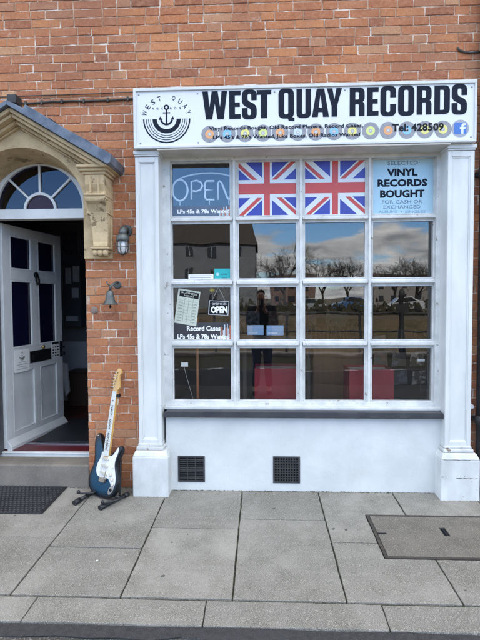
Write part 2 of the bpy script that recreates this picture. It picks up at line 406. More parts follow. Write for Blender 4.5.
prism_top(bm, [(-12,-1.60),(12,-1.60),(12,-1.522),(-12,-1.522)], -.12, -.069)
bmesh.ops.subdivide_edges(bm, edges=[e for e in bm.edges if e.calc_length() > 3], cuts=160, use_grid_fill=True)
for v in bm.verts:
    if v.co.y < -1.58: v.co.y += random.uniform(-.022, .016)
    elif v.co.z > -.1: v.co.z += random.uniform(-.004, .004)
struct('gutter', bm, M_tar)

def shear(bm):
    for v in bm.verts: v.co.z += SL * v.co.y
bm = B(); box(bm, -12, 12, -1.5, .25, -.1, -.011); shear(bm); struct('pavement_bedding', bm, M_joint)
slabs = []
def rs(x0, x1, y0, y1): slabs.append([(x0,y1),(x1,y1),(x1,y0),(x0,y0)])
cols = [(-1.338,-.747,-.867),(-.747,-.159,-.618),(-.159,.432,-.480)]
for x0, x1, ym in cols: rs(x0, x1, .02, ym); rs(x0, x1, ym, -1.328)
x = -1.338
for k in range(14):
    ym = [-.76,-.62,-.84][k % 3]; rs(x-.6, x, .02, ym); rs(x-.6, x, ym, -1.328); x -= .6
slabs[6] = [(-2.4,-.76),(-1.338,-.76),(-1.338,.02),(-2.4,.02)]; slabs[7] = [(-2.14,-1.328),(-1.338,-1.328),(-1.338,-.76),(-2.14,-.76)]
slabs[8] = [(-2.9,-.76),(-2.4,-.76),(-2.4,.02),(-2.9,.02)]; slabs[9] = [(-2.538,-1.328),(-2.14,-1.328),(-2.14,-.76),(-2.538,-.76)]
slabs[10] = [(-3.138,-.76),(-2.9,-.76),(-2.9,.02),(-3.138,.02)]; slabs[11] = [(-3.138,-1.328),(-2.538,-1.328),(-2.538,-.76),(-3.138,-.76)]
slabs.append([(.432,-.758),(.725,-.758),(.725,-.392),(1.005,-.392),(1.005,.02),(.432,.02)])
slabs.append([(.432,-1.328),(1.02,-1.328),(1.02,-.925),(.725,-.925),(.725,-.758),(.432,-.758)])
slabs.append([(1.005,-.392),(1.6,-.392),(1.6,.02),(1.005,.02)])
slabs.append([(1.02,-1.328),(1.62,-1.328),(1.62,-.925),(1.02,-.925)])
x = 1.6
for k in range(14):
    if k == 0:
        rs(x, x+.6, .02, -.392); slabs.append([(1.62,-1.328),(2.2,-1.328),(2.2,-.392),(1.71,-.392),(1.71,-.925),(1.62,-.925)])
    else:
        ym = [-.55,-.8][k % 2]; rs(x, x+.6, .02, ym); rs(x, x+.6, ym, -1.328)
    x += .6
bm = B()
def slab(bm, pts, z0, z1, jo=.0048):
    # inset outline by the joint, ragged edge
    n = len(pts); cxm = [Vector(p) for p in pts]; ins = []
    for i in range(n):
        a, b, c = cxm[i-1], cxm[i], cxm[(i+1) % n]
        d1 = (b-a).normalized(); d2 = (c-b).normalized()
        n1 = Vector((-d1.y, d1.x)); n2 = Vector((-d2.y, d2.x))
        ins.append(b + (n1 + n2) * jo)
    out = []
    for i in range(n):
        a, b = ins[i], ins[(i+1) % n]; k = max(2, int((b-a).length/.05))
        for j in range(k): 
            q = a.lerp(b, j/k); out.append((q.x + random.uniform(-.002,.002), q.y + random.uniform(-.002,.002)))
    prism_top(bm, out, z0, z1)
for s in slabs: slab(bm, s, -.06, random.uniform(-.0018, .0018))
shear(bm); struct('pavement', bm, M_slab, bev=.0025)
bm = B(); x = -1.183 - .892*12
for k in range(26):
    slab(bm, [(x,-1.522),(x+.892,-1.522),(x+.892,-1.336),(x,-1.336)], -.09, random.uniform(-.002,.001), jo=.003); x += .892
shear(bm); struct('kerb', bm, M_slab, bev=.004)

# ------------------------------------------------------------------ the building
XC = -1.82                              # axis of the doorway
bld = thing('brick_building', (0, 0, 0), 'old red brick shop building with white painted shopfront and stone hooded doorway', 'building')
OPEN = [(-2.25, -1.39, -.2, 2.68), (-.957, 1.567, -.2, 3.06)]
def intervals(z, xa, xb):
    iv = [(xa, xb)]
    for a, b, c, d in OPEN:
        if c < z < d:
            nw = []
            for p, q in iv:
                if b <= p or a >= q: nw.append((p, q)); continue
                if p < a: nw.append((p, a))
                if b < q: nw.append((b, q))
            iv = nw
    return iv
bm = B()
CH = .0670; JO = .0066
def brick(bm, x0, x1, z0, z1):
    yj = random.uniform(-.0025, .0025); n1 = 10 if x1-x0 > .15 else 6
    j = lambda a=.0016: random.uniform(-a, a)
    dz0, dz1 = j(.0019), j(.0019)
    pts = [(x0 + (x1-x0)*i/n1, z0 + dz0) for i in range(n1)] + [(x1, z0+dz0), (x1, (z0+z1)/2)] + \
          [(x1 - (x1-x0)*i/n1, z1+dz1) for i in range(n1)] + [(x0, z1+dz1), (x0, (z0+z1)/2)]
    pts = [(p+j(.0018), q+j(.0014)) for p, q in pts]
    cx, cz = (x0+x1)/2, (z0+z1)/2
    if random.random() < .10:            # a knocked corner
        i = random.choice((0, n1, n1+2, 2*n1+2)); p, q = pts[i]; d = random.uniform(.06, .2)
        pts[i] = (p + (cx-p)*d*.4, q + (cz-q)*d)
    A = [bm.verts.new((p, .025, q)) for p, q in pts]
    Bv = [bm.verts.new((p, -.0005+yj, q)) for p, q in pts]
    ins = .0032
    C = [bm.verts.new((p - math.copysign(min(ins, abs(p-cx)), p-cx), -.004+yj+j(.0008), q - math.copysign(min(ins, abs(q-cz)), q-cz))) for p, q in pts]
    k = len(pts)
    for i in range(k):
        bm.faces.new((A[i], A[(i+1) % k], Bv[(i+1) % k], Bv[i])); bm.faces.new((Bv[i], Bv[(i+1) % k], C[(i+1) % k], C[i]))
    bm.faces.new(C)
XA, XB, ZT = -4.2, 3.7, 5.2
for c in range(-2, int(ZT/CH)):
    z0 = c*CH + JO/2; z1 = (c+1)*CH - JO/2
    x = XA - .05 - random.uniform(0, .05) - (.168 if c % 2 else 0); hd = False
    cuts = []
    while x < XB:                       # Flemish bond, with slips
        ln = (.1135 if hd else .2225) + random.uniform(-.007, .007)
        cuts.append((x, x+ln)); x += ln
        hd = (not hd) if random.random() > .10 else hd
    for p, q in intervals((z0+z1)/2, XA, XB):
        for a, b in cuts:
            a2, b2 = max(a, p), min(b, q)
            if b2 - a2 < .03: continue
            brick(bm, a2 + (.0042 if a2 > p else -.001), b2 - (.0042 if b2 < q else -.001), z0, z1)
wall = obj('brick_wall', bm, M_brick, bld)
bm = B()
zs = sorted({-.3, 2.68, 3.06, ZT}); 
for a, b in zip(zs[:-1], zs[1:]):
    for p, q in intervals((a+b)/2, XA, XB): box(bm, p+.0004, q-.0004, .0008, .24, a, b)
obj('mortar', bm, M_mortar, wall)
def btex():
    m = bpy.data.materials.new('upper_brickwork'); t, n, l, b = nodes(m)
    tc = n.new('ShaderNodeTexCoord'); mp = n.new('ShaderNodeMapping'); mp.inputs['Rotation'].default_value = (R_(90),0,0); l.new(tc.outputs['Object'], mp.inputs[0])
    br = n.new('ShaderNodeTexBrick'); br.inputs['Scale'].default_value = 1; br.inputs['Brick Width'].default_value = .225; br.inputs['Row Height'].default_value = CH
    br.inputs['Mortar Size'].default_value = .005; br.inputs['Color1'].default_value = (.42,.16,.075,1); br.inputs['Color2'].default_value = (.34,.125,.065,1); br.inputs['Mortar'].default_value = (.4,.3,.24,1)
    l.new(mp.outputs[0], br.inputs[0]); l.new(br.outputs[0], b.inputs['Base Color']); b.inputs['Roughness'].default_value = .9
    return m
M_ub = btex()
for bb in ((-9,XA,0,.25,-.3), (XB,9,0,.25,-.3), (XA,XB,0,.25,ZT), (-9,-8.75,.25,9,-.3), (8.75,9,.25,9,-.3), (-8.75,8.75,8.75,9,-.3)):
    bm = B(); box(bm, *bb, 7.6); obj('side_wall' if bb[4] < 0 else 'upper_wall', bm, M_ub, bld)
bm = B()
v = [bm.verts.new(p) for p in ((-9.3,-.25,7.6),(9.3,-.25,7.6),(9.3,4.5,10.0),(-9.3,4.5,10.0),(9.3,9.3,7.6),(-9.3,9.3,7.6))]
bm.faces.new((v[0],v[1],v[2],v[3])); bm.faces.new((v[3],v[2],v[4],v[5])); bm.faces.new((v[0],v[3],v[5])); bm.faces.new((v[1],v[4],v[2])); bm.faces.new((v[0],v[5],v[4],v[1]))
obj('roof', bm, mk('roof_slate', (.06,.062,.07), (.09,.09,.1), scale=3, rough=.7), bld)

# rooms behind the front
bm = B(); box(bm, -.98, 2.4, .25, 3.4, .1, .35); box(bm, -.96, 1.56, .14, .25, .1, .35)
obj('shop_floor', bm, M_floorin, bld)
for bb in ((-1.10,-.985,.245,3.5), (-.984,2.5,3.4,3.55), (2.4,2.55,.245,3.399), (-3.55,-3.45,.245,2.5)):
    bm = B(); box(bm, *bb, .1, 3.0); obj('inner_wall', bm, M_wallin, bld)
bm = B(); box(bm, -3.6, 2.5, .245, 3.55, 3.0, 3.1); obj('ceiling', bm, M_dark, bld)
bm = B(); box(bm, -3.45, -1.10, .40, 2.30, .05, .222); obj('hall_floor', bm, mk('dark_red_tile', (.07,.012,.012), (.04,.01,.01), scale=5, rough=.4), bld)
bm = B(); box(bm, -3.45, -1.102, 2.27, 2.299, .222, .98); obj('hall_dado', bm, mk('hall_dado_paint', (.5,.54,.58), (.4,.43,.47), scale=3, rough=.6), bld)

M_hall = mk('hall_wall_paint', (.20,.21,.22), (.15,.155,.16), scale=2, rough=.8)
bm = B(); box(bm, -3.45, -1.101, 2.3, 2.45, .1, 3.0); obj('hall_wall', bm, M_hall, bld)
# stall riser -----------------------------------------------------------
bm = B(); box(bm, -.76, 1.375, -.03, .14, -.12, .588)
riser = obj('stall_riser', bm, M_render, bld)
def vent(x0, x1, z0, z1, kind):
    bm = B(); f = .013; y0, y1 = -.0375, -.0295
    box(bm, x0, x1, y0, y1, z1-f, z1); box(bm, x0, x1, y0, y1, z0, z0+f); box(bm, x0, x0+f, y0, y1, z0+f, z1-f); box(bm, x1-f, x1, y0, y1, z0+f, z1-f)
    nx, nz = (9, 9) if kind else (3, 11)
    for i in range(1, nz): zz = z0+f + (z1-z0-2*f)*i/nz; box(bm, x0+f, x1-f, -.0352, -.0318, zz-.0038, zz+.0038)
    for i in range(1, nx): xx = x0+f + (x1-x0-2*f)*i/nx; box(bm, xx-.0034, xx+.0034, -.036, -.0325, z0+f, z1-f)
    bk = B(); box(bk, x0+f, x1-f, -.0306, -.0298, z0+f, z1-f)
    vo = obj('air_vent', bm, mk('vent_iron', (.028,.029,.033), (.05,.05,.055), scale=20, rough=.5), riser, bev=.001, label=('black iron air vent with square mesh' if kind else 'black iron air vent with horizontal slots'))
    o = obj('vent_backing', bk, mk('painted_vent_shade', (.004,.004,.004), rough=1), riser)  # black sheet on the solid riser paints the shade behind the grille
    return vo
vent(-.667, -.454, .066, .272, 0); vent(.083, .293, .064, .276, 1)

# shop window -----------------------------------------------------------
gx = [(-.718,-.243),(-.187,.279),(.335,.816),(.864,1.342)]
gzr = [(2.160,2.592),(1.664,2.112),(1.177,1.608),(.690,1.122)]
FY, GY = .045, .092
bm = B()
box(bm, -.79, gx[0][0], FY-.015, .14, .66, 2.66); box(bm, gx[3][1], 1.385, FY-.015, .14, .66, 2.66)
box(bm, gx[0][0], gx[3][1], FY-.012, .14, gzr[0][1], 2.66); box(bm, gx[0][0], gx[3][1], FY-.012, .14, .640, gzr[3][0])
for i in range(3):
    a, b = gx[i][1], gx[i+1][0]; c = (a+b)/2
    prism_top(bm, [(a,GY+.03),(a,GY-.012),(a+.014,GY-.02),(c-.009,FY-.002),(c+.009,FY-.002),(b-.014,GY-.02),(b,GY-.012),(b,GY+.03)], gzr[3][0], gzr[0][1])
for i in range(3):
    a, b = gzr[i+1][1], gzr[i][0]; c = (a+b)/2
    for p, q in gx:
        pr = [(GY+.03,a),(GY-.012,a),(GY-.02,a+.014),(FY,c-.009),(FY,c+.009),(GY-.02,b-.014),(GY-.012,b),(GY+.03,b)]
        A = [bm.verts.new((p-.012, y, z)) for y, z in pr]; C = [bm.verts.new((q+.012, y, z)) for y, z in pr]
        bm.faces.new(A); bm.faces.new(C[::-1])
        for k in range(8): bm.faces.new((A[k], C[k], C[(k+1) % 8], A[(k+1) % 8]))
win = obj('shop_window', bm, M_bar, bld, bev=.0015)
# putty beads round each pane
bm = B()
for p, q in gx:
    for a, b in gzr:
        t = .007; y0, y1 = GY-.016, GY-.001
        box(bm, p-.001, p+t, y0, y1, a, b); box(bm, q-t, q+.001, y0, y1, a, b); box(bm, p+t, q-t, y0, y1, b-t, b+.001); box(bm, p+t, q-t, y0, y1, a-.001, a+t)
obj('glazing_bead', bm, M_bar, win)
bm = B()
for p, q in gx:
    for a, b in gzr: box(bm, p-.004, q+.004, GY, GY+.004, a-.004, b+.004)
obj('glass', bm, M_glass, win)
bm = B()
prism(bm, [(-.765,.589),(1.38,.589),(1.385,.600),(1.372,.630),(1.355,.640),(-.745,.640),(-.760,.630),(-.77,.600)], -.085, .03)
obj('sill', bm, M_sill, win, bev=.010, segs=3, label='dark grey painted wooden sill')
bm = B()
prism_top(bm, [(-.775,-.02),(1.382,-.02),(1.382,.05),(-.775,.05)], .638, .662)
obj('sub_sill', bm, M_worn, win, bev=.006)
bm = B(); box(bm, -.776, 1.370, -.158, .14, 2.619, 2.629); obj('soffit_board', bm, M_soffit, win)

# pilasters -------------------------------------------------------------
def pilaster(x0, x1, p0, p1, lab):
    yF = -.11
    bm = B(); fr = .028
    box(bm, x0, x1, yF+.012, .05, .38, 2.630)
    box(bm, x0, x0+fr, yF, yF+.012, .38, 2.585); box(bm, x1-fr, x1, yF, yF+.012, .38, 2.585)
    box(bm, x0+fr, x1-fr, yF, yF+.012, 2.545, 2.585); box(bm, x0+fr, x1-fr, yF, yF+.012, .38, .425)
    pil = obj('pilaster', bm, M_white, bld, bev=.003, label=lab)
    bm = B()
    t = .008
    box(bm, x0+fr-.001, x0+fr+t, yF+.004, yF+.0125, .425, 2.545); box(bm, x1-fr-t, x1-fr+.001, yF+.004, yF+.0125, .425, 2.545)
    box(bm, x0+fr+t, x1-fr-t, yF+.004, yF+.0125, 2.537, 2.546); box(bm, x0+fr+t, x1-fr-t, yF+.004, yF+.0125, .424, .433)
    obj('panel_moulding', bm, M_white, pil, bev=.003)
    bm = B()
    box(bm, x0-.004, x1+.004, yF-.006, .045, 2.588, 2.602); box(bm, x0-.010, x1+.010, yF-.014, .045, 2.602, 2.630)
    obj('capital', bm, M_white, pil, bev=.004)
    bm = B()
    box(bm, x0-.006, x1+.006, yF-.008, .045, .372, .392); box(bm, x0-.016, x1+.016, yF-.020, .045, .346, .372)
    obj('base_moulding', bm, M_flake, pil, bev=.006)
    bm = B()
    prism_top(bm, [(p0,-.16),(p1,-.16),(p1,.04),(p0,.04)], -.05, .300)
    a = [(p0,-.16),(p1,-.16),(p1,.04),(p0,.04)]; b = [(p0+.02,-.142),(p1-.02,-.142),(p1-.02,.04),(p0+.02,.04)]
    va = [bm.verts.new((*p, .3005)) for p in a]; vb = [bm.verts.new((*p, .345)) for p in b]
    bm.faces.new(vb); bm.faces.new(va[::-1])
    for i in range(4): bm.faces.new((va[i], va[(i+1) % 4], vb[(i+1) % 4], vb[i]))
    obj('plinth', bm, M_worn, pil, bev=.006)
pilaster(-.955, -.778, -.996, -.720, 'pilaster on the doorway side')
pilaster(1.372, 1.563, 1.329, 1.614, 'pilaster beside the downpipe')
M_crack = mk('open_joint', (.06,.05,.04), rough=1)
pil_r = [o for o in bld.children if o.name.startswith('pilaster')][-1]
def crack(pts, w):
    bm = B(); a = []; b = []
    for x, z in pts: k = random.uniform(.3, 1)*w; a.append((x, z+k)); b.append((x, z-k))
    prism(bm, a + b[::-1], -.1606, -.1598); obj('open_joint', bm, M_crack, pil_r)
crack([(1.44+.012*k, .163+random.uniform(-.002,.002)) for k in range(14)], .003); crack([(1.331+.008*k, .172+random.uniform(-.002,.002)) for k in range(6)], .003)
crack([(1.35+.012*k, .302+random.uniform(-.001,.001)) for k in range(17)], .0022)

# doorway stonework -----------------------------------------------------
ZC = 2.16; RA = .50
HL = lambda x, d=0: 2.905 - .60*abs(x - XC) - d      # underside line of the lead, d below it
bm = B()
# arched face plate built as wedges so the arch stays open
angs = [180*i/40 for i in range(41)]
def top_at(x): return HL(x, .095)
YP = -.15
fo, bo, ft = [], [], []
for a in angs:
    c, s = math.cos(R_(a)), math.sin(R_(a))
    xf, zf = XC + RA*c, ZC + RA*s
    fo.append((xf, YP, zf)); bo.append((XC + .435*c, .14, 2.185 + .435*s))
Vf = [bm.verts.new(p) for p in fo]; Vb = [bm.verts.new(p) for p in bo]; Vt = []
for a, p in zip(angs, fo):
    c, s = math.cos(R_(a)), math.sin(R_(a))
    # outer boundary: from the arch outwards to gable line / side
    t = 0.0; q = Vector((p[0], p[2]))
    while True:
        t += .004; x, z = p[0] + c*t, p[2] + s*t
        if z >= top_at(x) or abs(x - XC) >= .66: break
    Vt.append(bm.verts.new((x, YP, z)))
for i in range(40):
    bm.faces.new((Vf[i], Vf[i+1], Vb[i+1], Vb[i])); bm.faces.new((Vf[i], Vt[i], Vt[i+1], Vf[i+1]))
    tb0 = Vt[i].co.copy(); tb0.y = 0.01
Vw = [bm.verts.new((v.co.x, .01, v.co.z)) for v in Vt]
for i in range(40): bm.faces.new((Vt[i], Vw[i], Vw[i+1], Vt[i+1]))
for k in (0, 40): 
    e = bm.verts.new((Vf[k].co.x, .01, Vf[k].co.z)); bm.faces.new((Vf[k], Vt[k], Vw[k], e))
hood = obj('stone_arch', bm, M_stone, bld)
# raking cornice in three steps, flat return at the bracket
bm = B()
def rake(d0, d1, y0, zmin):
    pts_r = []
    for sgn in (1, -1):
        def xat(d, z): return sgn*(2.905 - d - z)/.60
        xa, xb = xat(d0, zmin), xat(d1, zmin)
        poly = [(XC, 2.905-d0), (XC+xa, zmin), (XC+xb, zmin), (XC, 2.905-d1)]
        prism(bm, poly if sgn > 0 else poly[::-1], y0, .008)
rake(.0, .032, -.30, 2.470); rake(.0325, .060, -.272, 2.492); rake(.0605, .088, -.215, 2.492); rake(.0885, .105, -.175, 2.492)
obj('raking_cornice', bm, M_stone, hood, bev=.006)
bm = B()
for sgn in (1, -1):
    t0, t1 = .002, .082
    e = .722
    top = lambda x, d: 2.905 - .60*abs(x) + d
    poly = [(XC, top(0,t0)), (XC+sgn*e, top(e,t0)), (XC+sgn*(e+.022), top(e,t0)+.012), (XC+sgn*(e+.03), top(e,t1)-.012), (XC+sgn*(e+.01), top(e,t1)+.002),
            (XC+sgn*.55, top(.55,t1)+.003), (XC+sgn*.38, top(.38,t1)-.004), (XC+sgn*.24, top(.24,t1)+.002), (XC+sgn*.135, top(.135,t1)), (XC+sgn*.12, top(.12,.048)), (XC, top(0,.034))]
    prism(bm, poly if sgn > 0 else poly[::-1], -.335, -.001)
    for u in (.30, .56): prism(bm, [(XC+sgn*u, top(u,t1)+.001),(XC+sgn*(u+.02), top(u+.02,t1)+.008),(XC+sgn*(u+.06), top(u+.06,t1)+.001)], -.338, -.001)
lr = obj('lead_roof', bm, M_lead, hood, bev=.012, segs=3)
# jamb slabs and brackets
for sgn in (1, -1):
    bm = B(); a, b = XC+sgn*.43, XC+sgn*.655
    box(bm, min(a,b), max(a,b), -.03, .2, 1.828, 2.47)
    obj('stone_jamb', bm, M_stone, hood, bev=.005)
    bm = B(); c = XC + sgn*.588
    def blk(hw, y, z0, z1): box(bm, c-hw, c+hw, y, -.028, z0, z1)
    blk(.118, -.275, 2.472, 2.492); blk(.105, -.255, 2.452, 2.4715); blk(.088, -.235, 2.432, 2.4515)
    # scrolled console: side profile in y,z
    prof = [(-.225,2.431),(-.222,2.36),(-.20,2.31),(-.215,2.285),(-.228,2.262),(-.222,2.24),(-.19,2.22),(-.155,2.17),(-.13,2.10),(-.115,2.02),(-.112,1.95),(-.125,1.91),(-.028,1.91),(-.028,2.431)]
    hw = lambda z: .072 if z > 2.2 else .056 + .016*(z-1.91)/.3
    A = [bm.verts.new((c-hw(z), y, z)) for y, z in prof]; C = [bm.verts.new((c+hw(z), y, z)) for y, z in prof]
    bm.faces.new(A); bm.faces.new(C[::-1])
    for k in range(len(prof)): bm.faces.new((A[k], C[k], C[(k+1) % len(prof)], A[(k+1) % len(prof)]))
    for q in (-1, 1): box(bm, c+q*.030-.008, c+q*.030+.008, -.232, -.05, 2.29, 2.425)
    blk(.080, -.236, 2.275, 2.292); blk(.078, -.225, 2.255, 2.2745)
    blk(.074, -.135, 1.892, 1.909); blk(.062, -.12, 1.868, 1.8915); blk(.045, -.095, 1.845, 1.8675)
    for q in (-.04, 0, .04): lathe(bm, [(.002,-.03),(.02,-.02),(.024,0),(.018,.016),(.002,.024)], (c+q, -.115, 1.868), 'Z', 8)
    obj('console_bracket', bm, M_stone, hood, bev=.007)

# fanlight and door frame -------------------------------------------------
FW = .165
bm = B(); GC = 2.254
ringseg(bm, XC, GC, .357, .47, 0, 180, FW-.02, FW+.05, 40)
box(bm, XC-.47, XC+.47, FW-.045, FW+.05, 2.172, 2.235); box(bm, XC-.47, XC+.47, FW-.03, FW+.05, 2.2352, GC)
ringseg(bm, XC, GC+.001, .116, .138, 0, 180, FW-.012, FW+.025, 28)
for a in (44, 90, 136):
    c, s = math.cos(R_(a)), math.sin(R_(a)); q = .0085
    prism(bm, [(XC+.137*c-s*q, GC+.137*s+c*q), (XC+.137*c+s*q, GC+.137*s-c*q), (XC+.36*c+s*q, GC+.36*s-c*q), (XC+.36*c-s*q, GC+.36*s+c*q)], FW-.012, FW+.025)
fan = obj('fanlight', bm, M_white, bld, bev=.002)
bm = B(); prism(bm, [(XC-.357, GC)] + arc(XC, GC, .36, 180, 0, 40)[1:-1] + [(XC+.357, GC)] + arc(XC, GC, .116, 0, 180, 20), FW+.005, FW+.009)
obj('glass', bm, M_fglass, fan)
bm = B(); prism(bm, arc(XC, GC, .1155, 0, 180, 20), FW+.0052, FW+.0088); obj('coloured_glass', bm, M_purple, fan)
bm = B()
box(bm, -2.252, -2.215, FW-.01, FW+.06, .20, 2.171); box(bm, -1.425, -1.388, FW-.01, FW+.06, .20, 2.171)
obj('door_frame', bm, mk('door_frame_dark', (.05,.05,.055), (.09,.09,.1), scale=6, rough=.5), bld)
bm = B(); box(bm, -2.252, -1.388, -.012, .20, -.06, .182); obj('doorstep', bm, M_step, bld, bev=.012)
bm = B(); box(bm, -2.25, -1.39, .2005, .235, .05, .205); box(bm, -2.25, -1.39, .19, .2355, .2055, .216)
ts = obj('threshold', bm, M_white, bld, bev=.003)
bm = B(); box(bm, -2.25, -1.39, .236, .40, .05, .221); obj('threshold_tile', bm, mk('red_tile', (.13,.012,.018), (.09,.01,.014), scale=8, rough=.35), bld)
bm = B(); box(bm, -2.25, -1.39, .4005, .425, .05, .2285); obj('metal_trim', bm, mk('trim_aluminium', (.5,.5,.52), rough=.35, metal=.9), ts)

# front door (local: s across from the hinge, y thickness, z) --------------
TH = R_(82.0)
door = bpy.data.objects.new('front_door', None); COL.objects.link(door); door.parent = bld; door.location = (-2.214, .235, 0); door.rotation_euler = (0, 0, TH)
W_, Z0, Z1 = .90, .228, 2.160
lights = [(.10,.405,1.776,2.076),(.50,.80,1.776,2.076),(.10,.405,1.082,1.685),(.50,.80,1.082,1.685)]
pan = [(.10,.425,.34,.885),(.505,.80,.34,.885)]
bm = B(); t0, t1 = -.0225, .0225
sx_ = [0,.10,.405,.425,.50,.505,.80,.90]
box(bm, 0, .10, t0, t1, Z0, Z1); box(bm, .80, .90, t0, t1, Z0, Z1)
for za, zb in ((Z0,.34),(.885,1.082),(1.685,1.776),(2.076,Z1)): box(bm, .10, .80, t0, t1, za, zb)
for za, zb, xa, xb in ((.34,.885,.425,.505),(1.082,1.685,.405,.50),(1.776,2.076,.405,.50)): box(bm, xa, xb, t0, t1, za, zb)
for xa, xb, za, zb in pan:
    box(bm, xa, xb, -.008, .008, za, zb)
leaf = obj('door_leaf', bm, M_door, door, bev=.003, local=True)
for xa, xb, za, zb in pan + lights:
    t = .016; bm = B()
    for y in (-.0235,):
        box(bm, xa, xa+t, y, -.007, za, zb); box(bm, xb-t, xb, y, -.007, za, zb); box(bm, xa+t, xb-t, y, -.007, zb-t, zb); box(bm, xa+t, xb-t, y, -.007, za, za+t)
    obj('panel_moulding', bm, M_door, door, bev=.004, local=True)
for xa, xb, za, zb in lights:
    bm = B(); box(bm, xa, xb, -.006, .006, za, zb); obj('glass_panel', bm, M_dglass, door, local=True)
bm = B(); A = [(t0-.045,Z0-.015),(t0-.045,Z0+.02),(t0-.001,Z0+.075),(t0-.001,Z0-.015)]
va = [bm.verts.new((.0, y, z)) for y, z in A]; vb = [bm.verts.new((.90, y, z)) for y, z in A]
bm.faces.new(va); bm.faces.new(vb[::-1])
for i in range(4): bm.faces.new((va[i], vb[i], vb[(i+1) % 4], va[(i+1) % 4]))
obj('weatherboard', bm, M_door, door, bev=.004, local=True)
bm = B()
box(bm, .345, .685, -.030, -.0228, .925, 1.035); box(bm, .375, .655, -.036, -.0302, .955, 1.005)
obj('letter_box', bm, mk('black_letterbox', (.012,.012,.013), (.02,.02,.02), rough=.4, metal=.5), door, bev=.004, local=True)
bm = B(); lathe(bm, [(.004,-.03),(.018,-.028),(.02,-.02),(.008,-.012),(.008,0)], (.535, -.0225, 1.058), 'Y', 14); obj('brass_knob', bm, mk('brass', (.5,.36,.12), rough=.35, metal=.9), door, local=True)
bm = B(); lathe(bm, [(.004,-.018),(.026,-.015),(.028,0)], (.462, -.0225, 1.745), 'Y', 16)
tube(bm, [(.445,-.035,1.745),(.44,-.045,1.70),(.452,-.05,1.655),(.475,-.05,1.655),(.486,-.045,1.70),(.48,-.035,1.745)], .008, 8)
obj('door_knocker', bm, M_black, door, local=True)
bm = B(); box(bm, .845, .885, -.03, -.0226, .93, 1.09); tube(bm, [(.865,-.03,1.03),(.865,-.065,1.03),(.80,-.068,1.03)], .009, 8); lathe(bm, [(.002,-.04),(.018,-.036),(.018,0)], (.865,-.028,.965), 'Y', 12)
obj('door_handle', bm, M_black, door, bev=.002, local=True)
DM = Matrix.Translation((-2.214, .235, 0)) @ Matrix.Rotation(TH, 4, 'Z')
def door_notice(x0, x1, z0, z1, label, kind):
    bm = B(); y = -.0235
    box(bm, x0, x1, y-.0012, y, z0, z1, 0)
    yy = y-.0013; hx, hz = x1-x0, z1-z0
    if kind == 0:
        cx, cz = (x0+x1)/2, z0+hz*.78
        tube(bm, [(cx, yy, cz-.03), (cx, yy, cz+.03)], .003, 6, 1); tube(bm, [(cx-.014, yy, cz+.014), (cx+.014, yy, cz+.014)], .002, 6, 1)
        ringseg(bm, cx, cz-.012, .022, .030, 200, 340, yy-.001, yy, 16, 1); ringseg(bm, cx, cz-.012, .036, .040, 185, 355, yy-.001, yy, 16, 1)
        for k, wd in enumerate((.8,.6,.8,.5)): box(bm, cx-hx*wd*.45, cx+hx*wd*.45, yy-.0005, yy, z0+hz*(.12+.10*k), z0+hz*(.12+.10*k)+.006, 2)
    else:
        box(bm, x0+hx*.08, x1-hx*.08, yy-.0006, yy, z1-hz*.20, z1-hz*.07, 1)
        for r in range(4):
            for c in range(3):
                xx = x0+hx*(.12+.29*c); zz = z0+hz*(.08+.17*r); box(bm, xx, xx+hx*.18, yy-.0006, yy, zz, zz+hz*.085, 1 if (r+c) % 3 else 2)
    for v in bm.verts: v.co = DM @ v.co
    return tag(obj('paper_notice', bm, [M_paper, M_black, mk('grey_print', (.35,.36,.4), rough=.7)]), label, 'notice')
door_notice(.125, .335, .865, 1.065, 'white paper notice with small anchor emblem, beside the letter box on the open door', 0)
door_notice(.695, .84, .93, 1.10, 'white notice with rows of dark little squares, next to the door handle', 1)

# ------------------------------------------------------------------ shop sign
SY = -.165
sx0, sx1, sz0, sz1 = -.949, 1.551, 2.632, 3.072
sign = thing('shop_sign', ((sx0+sx1)/2, 0, sz0), 'long white fascia sign reading WEST QUAY RECORDS above the shop window', 'shop sign')
bm = B(); box(bm, sx0+.015, sx1-.015, SY+.012, .0, sz0+.012, sz1-.012); obj('panel', bm, M_panel, sign)
bm = B()
box(bm, sx0, sx1, SY, .002, sz1-.022, sz1+.001); box(bm, sx0, sx1, SY, .002, sz0, sz0+.018)
box(bm, sx0, sx0+.02, SY, .002, sz0+.018, sz1-.022); box(bm, sx1-.016, sx1, SY, .002, sz0+.018, sz1-.022)
obj('frame', bm, M_frame, sign, bev=.003)
LY = SY + .0115
def X(px, py=115): return P(px, py, LY)[0]
def Zp(px, py): return P(px, py, LY)[1]
zb, zt = 2.836, 3.040
bm = B()
spans = [('W',202.5,227.3),('E',229.3,240.8),('S',242,256.8),('T',256.8,271.4),('Q',278.5,294),('U',296.5,311),('A',312,329),('Y',326.8,342),
         ('R',349.7,364.6),('E',367,378.5),('C',380.3,396),('O',398,414.2),('R',416.6,431.4),('D',434.2,449.7),('S',451.5,466.8)]
for ch, a, b in spans:
    ov = .006 if ch in 'OQCSU' else 0
    glyph(bm, ch, X(a), X(b), zb-ov, zt+(ov if ch != 'U' else 0), LY)
q0, q1 = X(286.5), X(294.5)
prism(bm, [(q0, zb+.012), (q0+.018, zb-.022), (q1, zb-.026), (q1, zb-.004), (q1-.02, zb+.004)], LY-.002, LY+.0002)
obj('lettering', bm, M_navy, sign, label='big condensed dark letters WEST QUAY RECORDS')
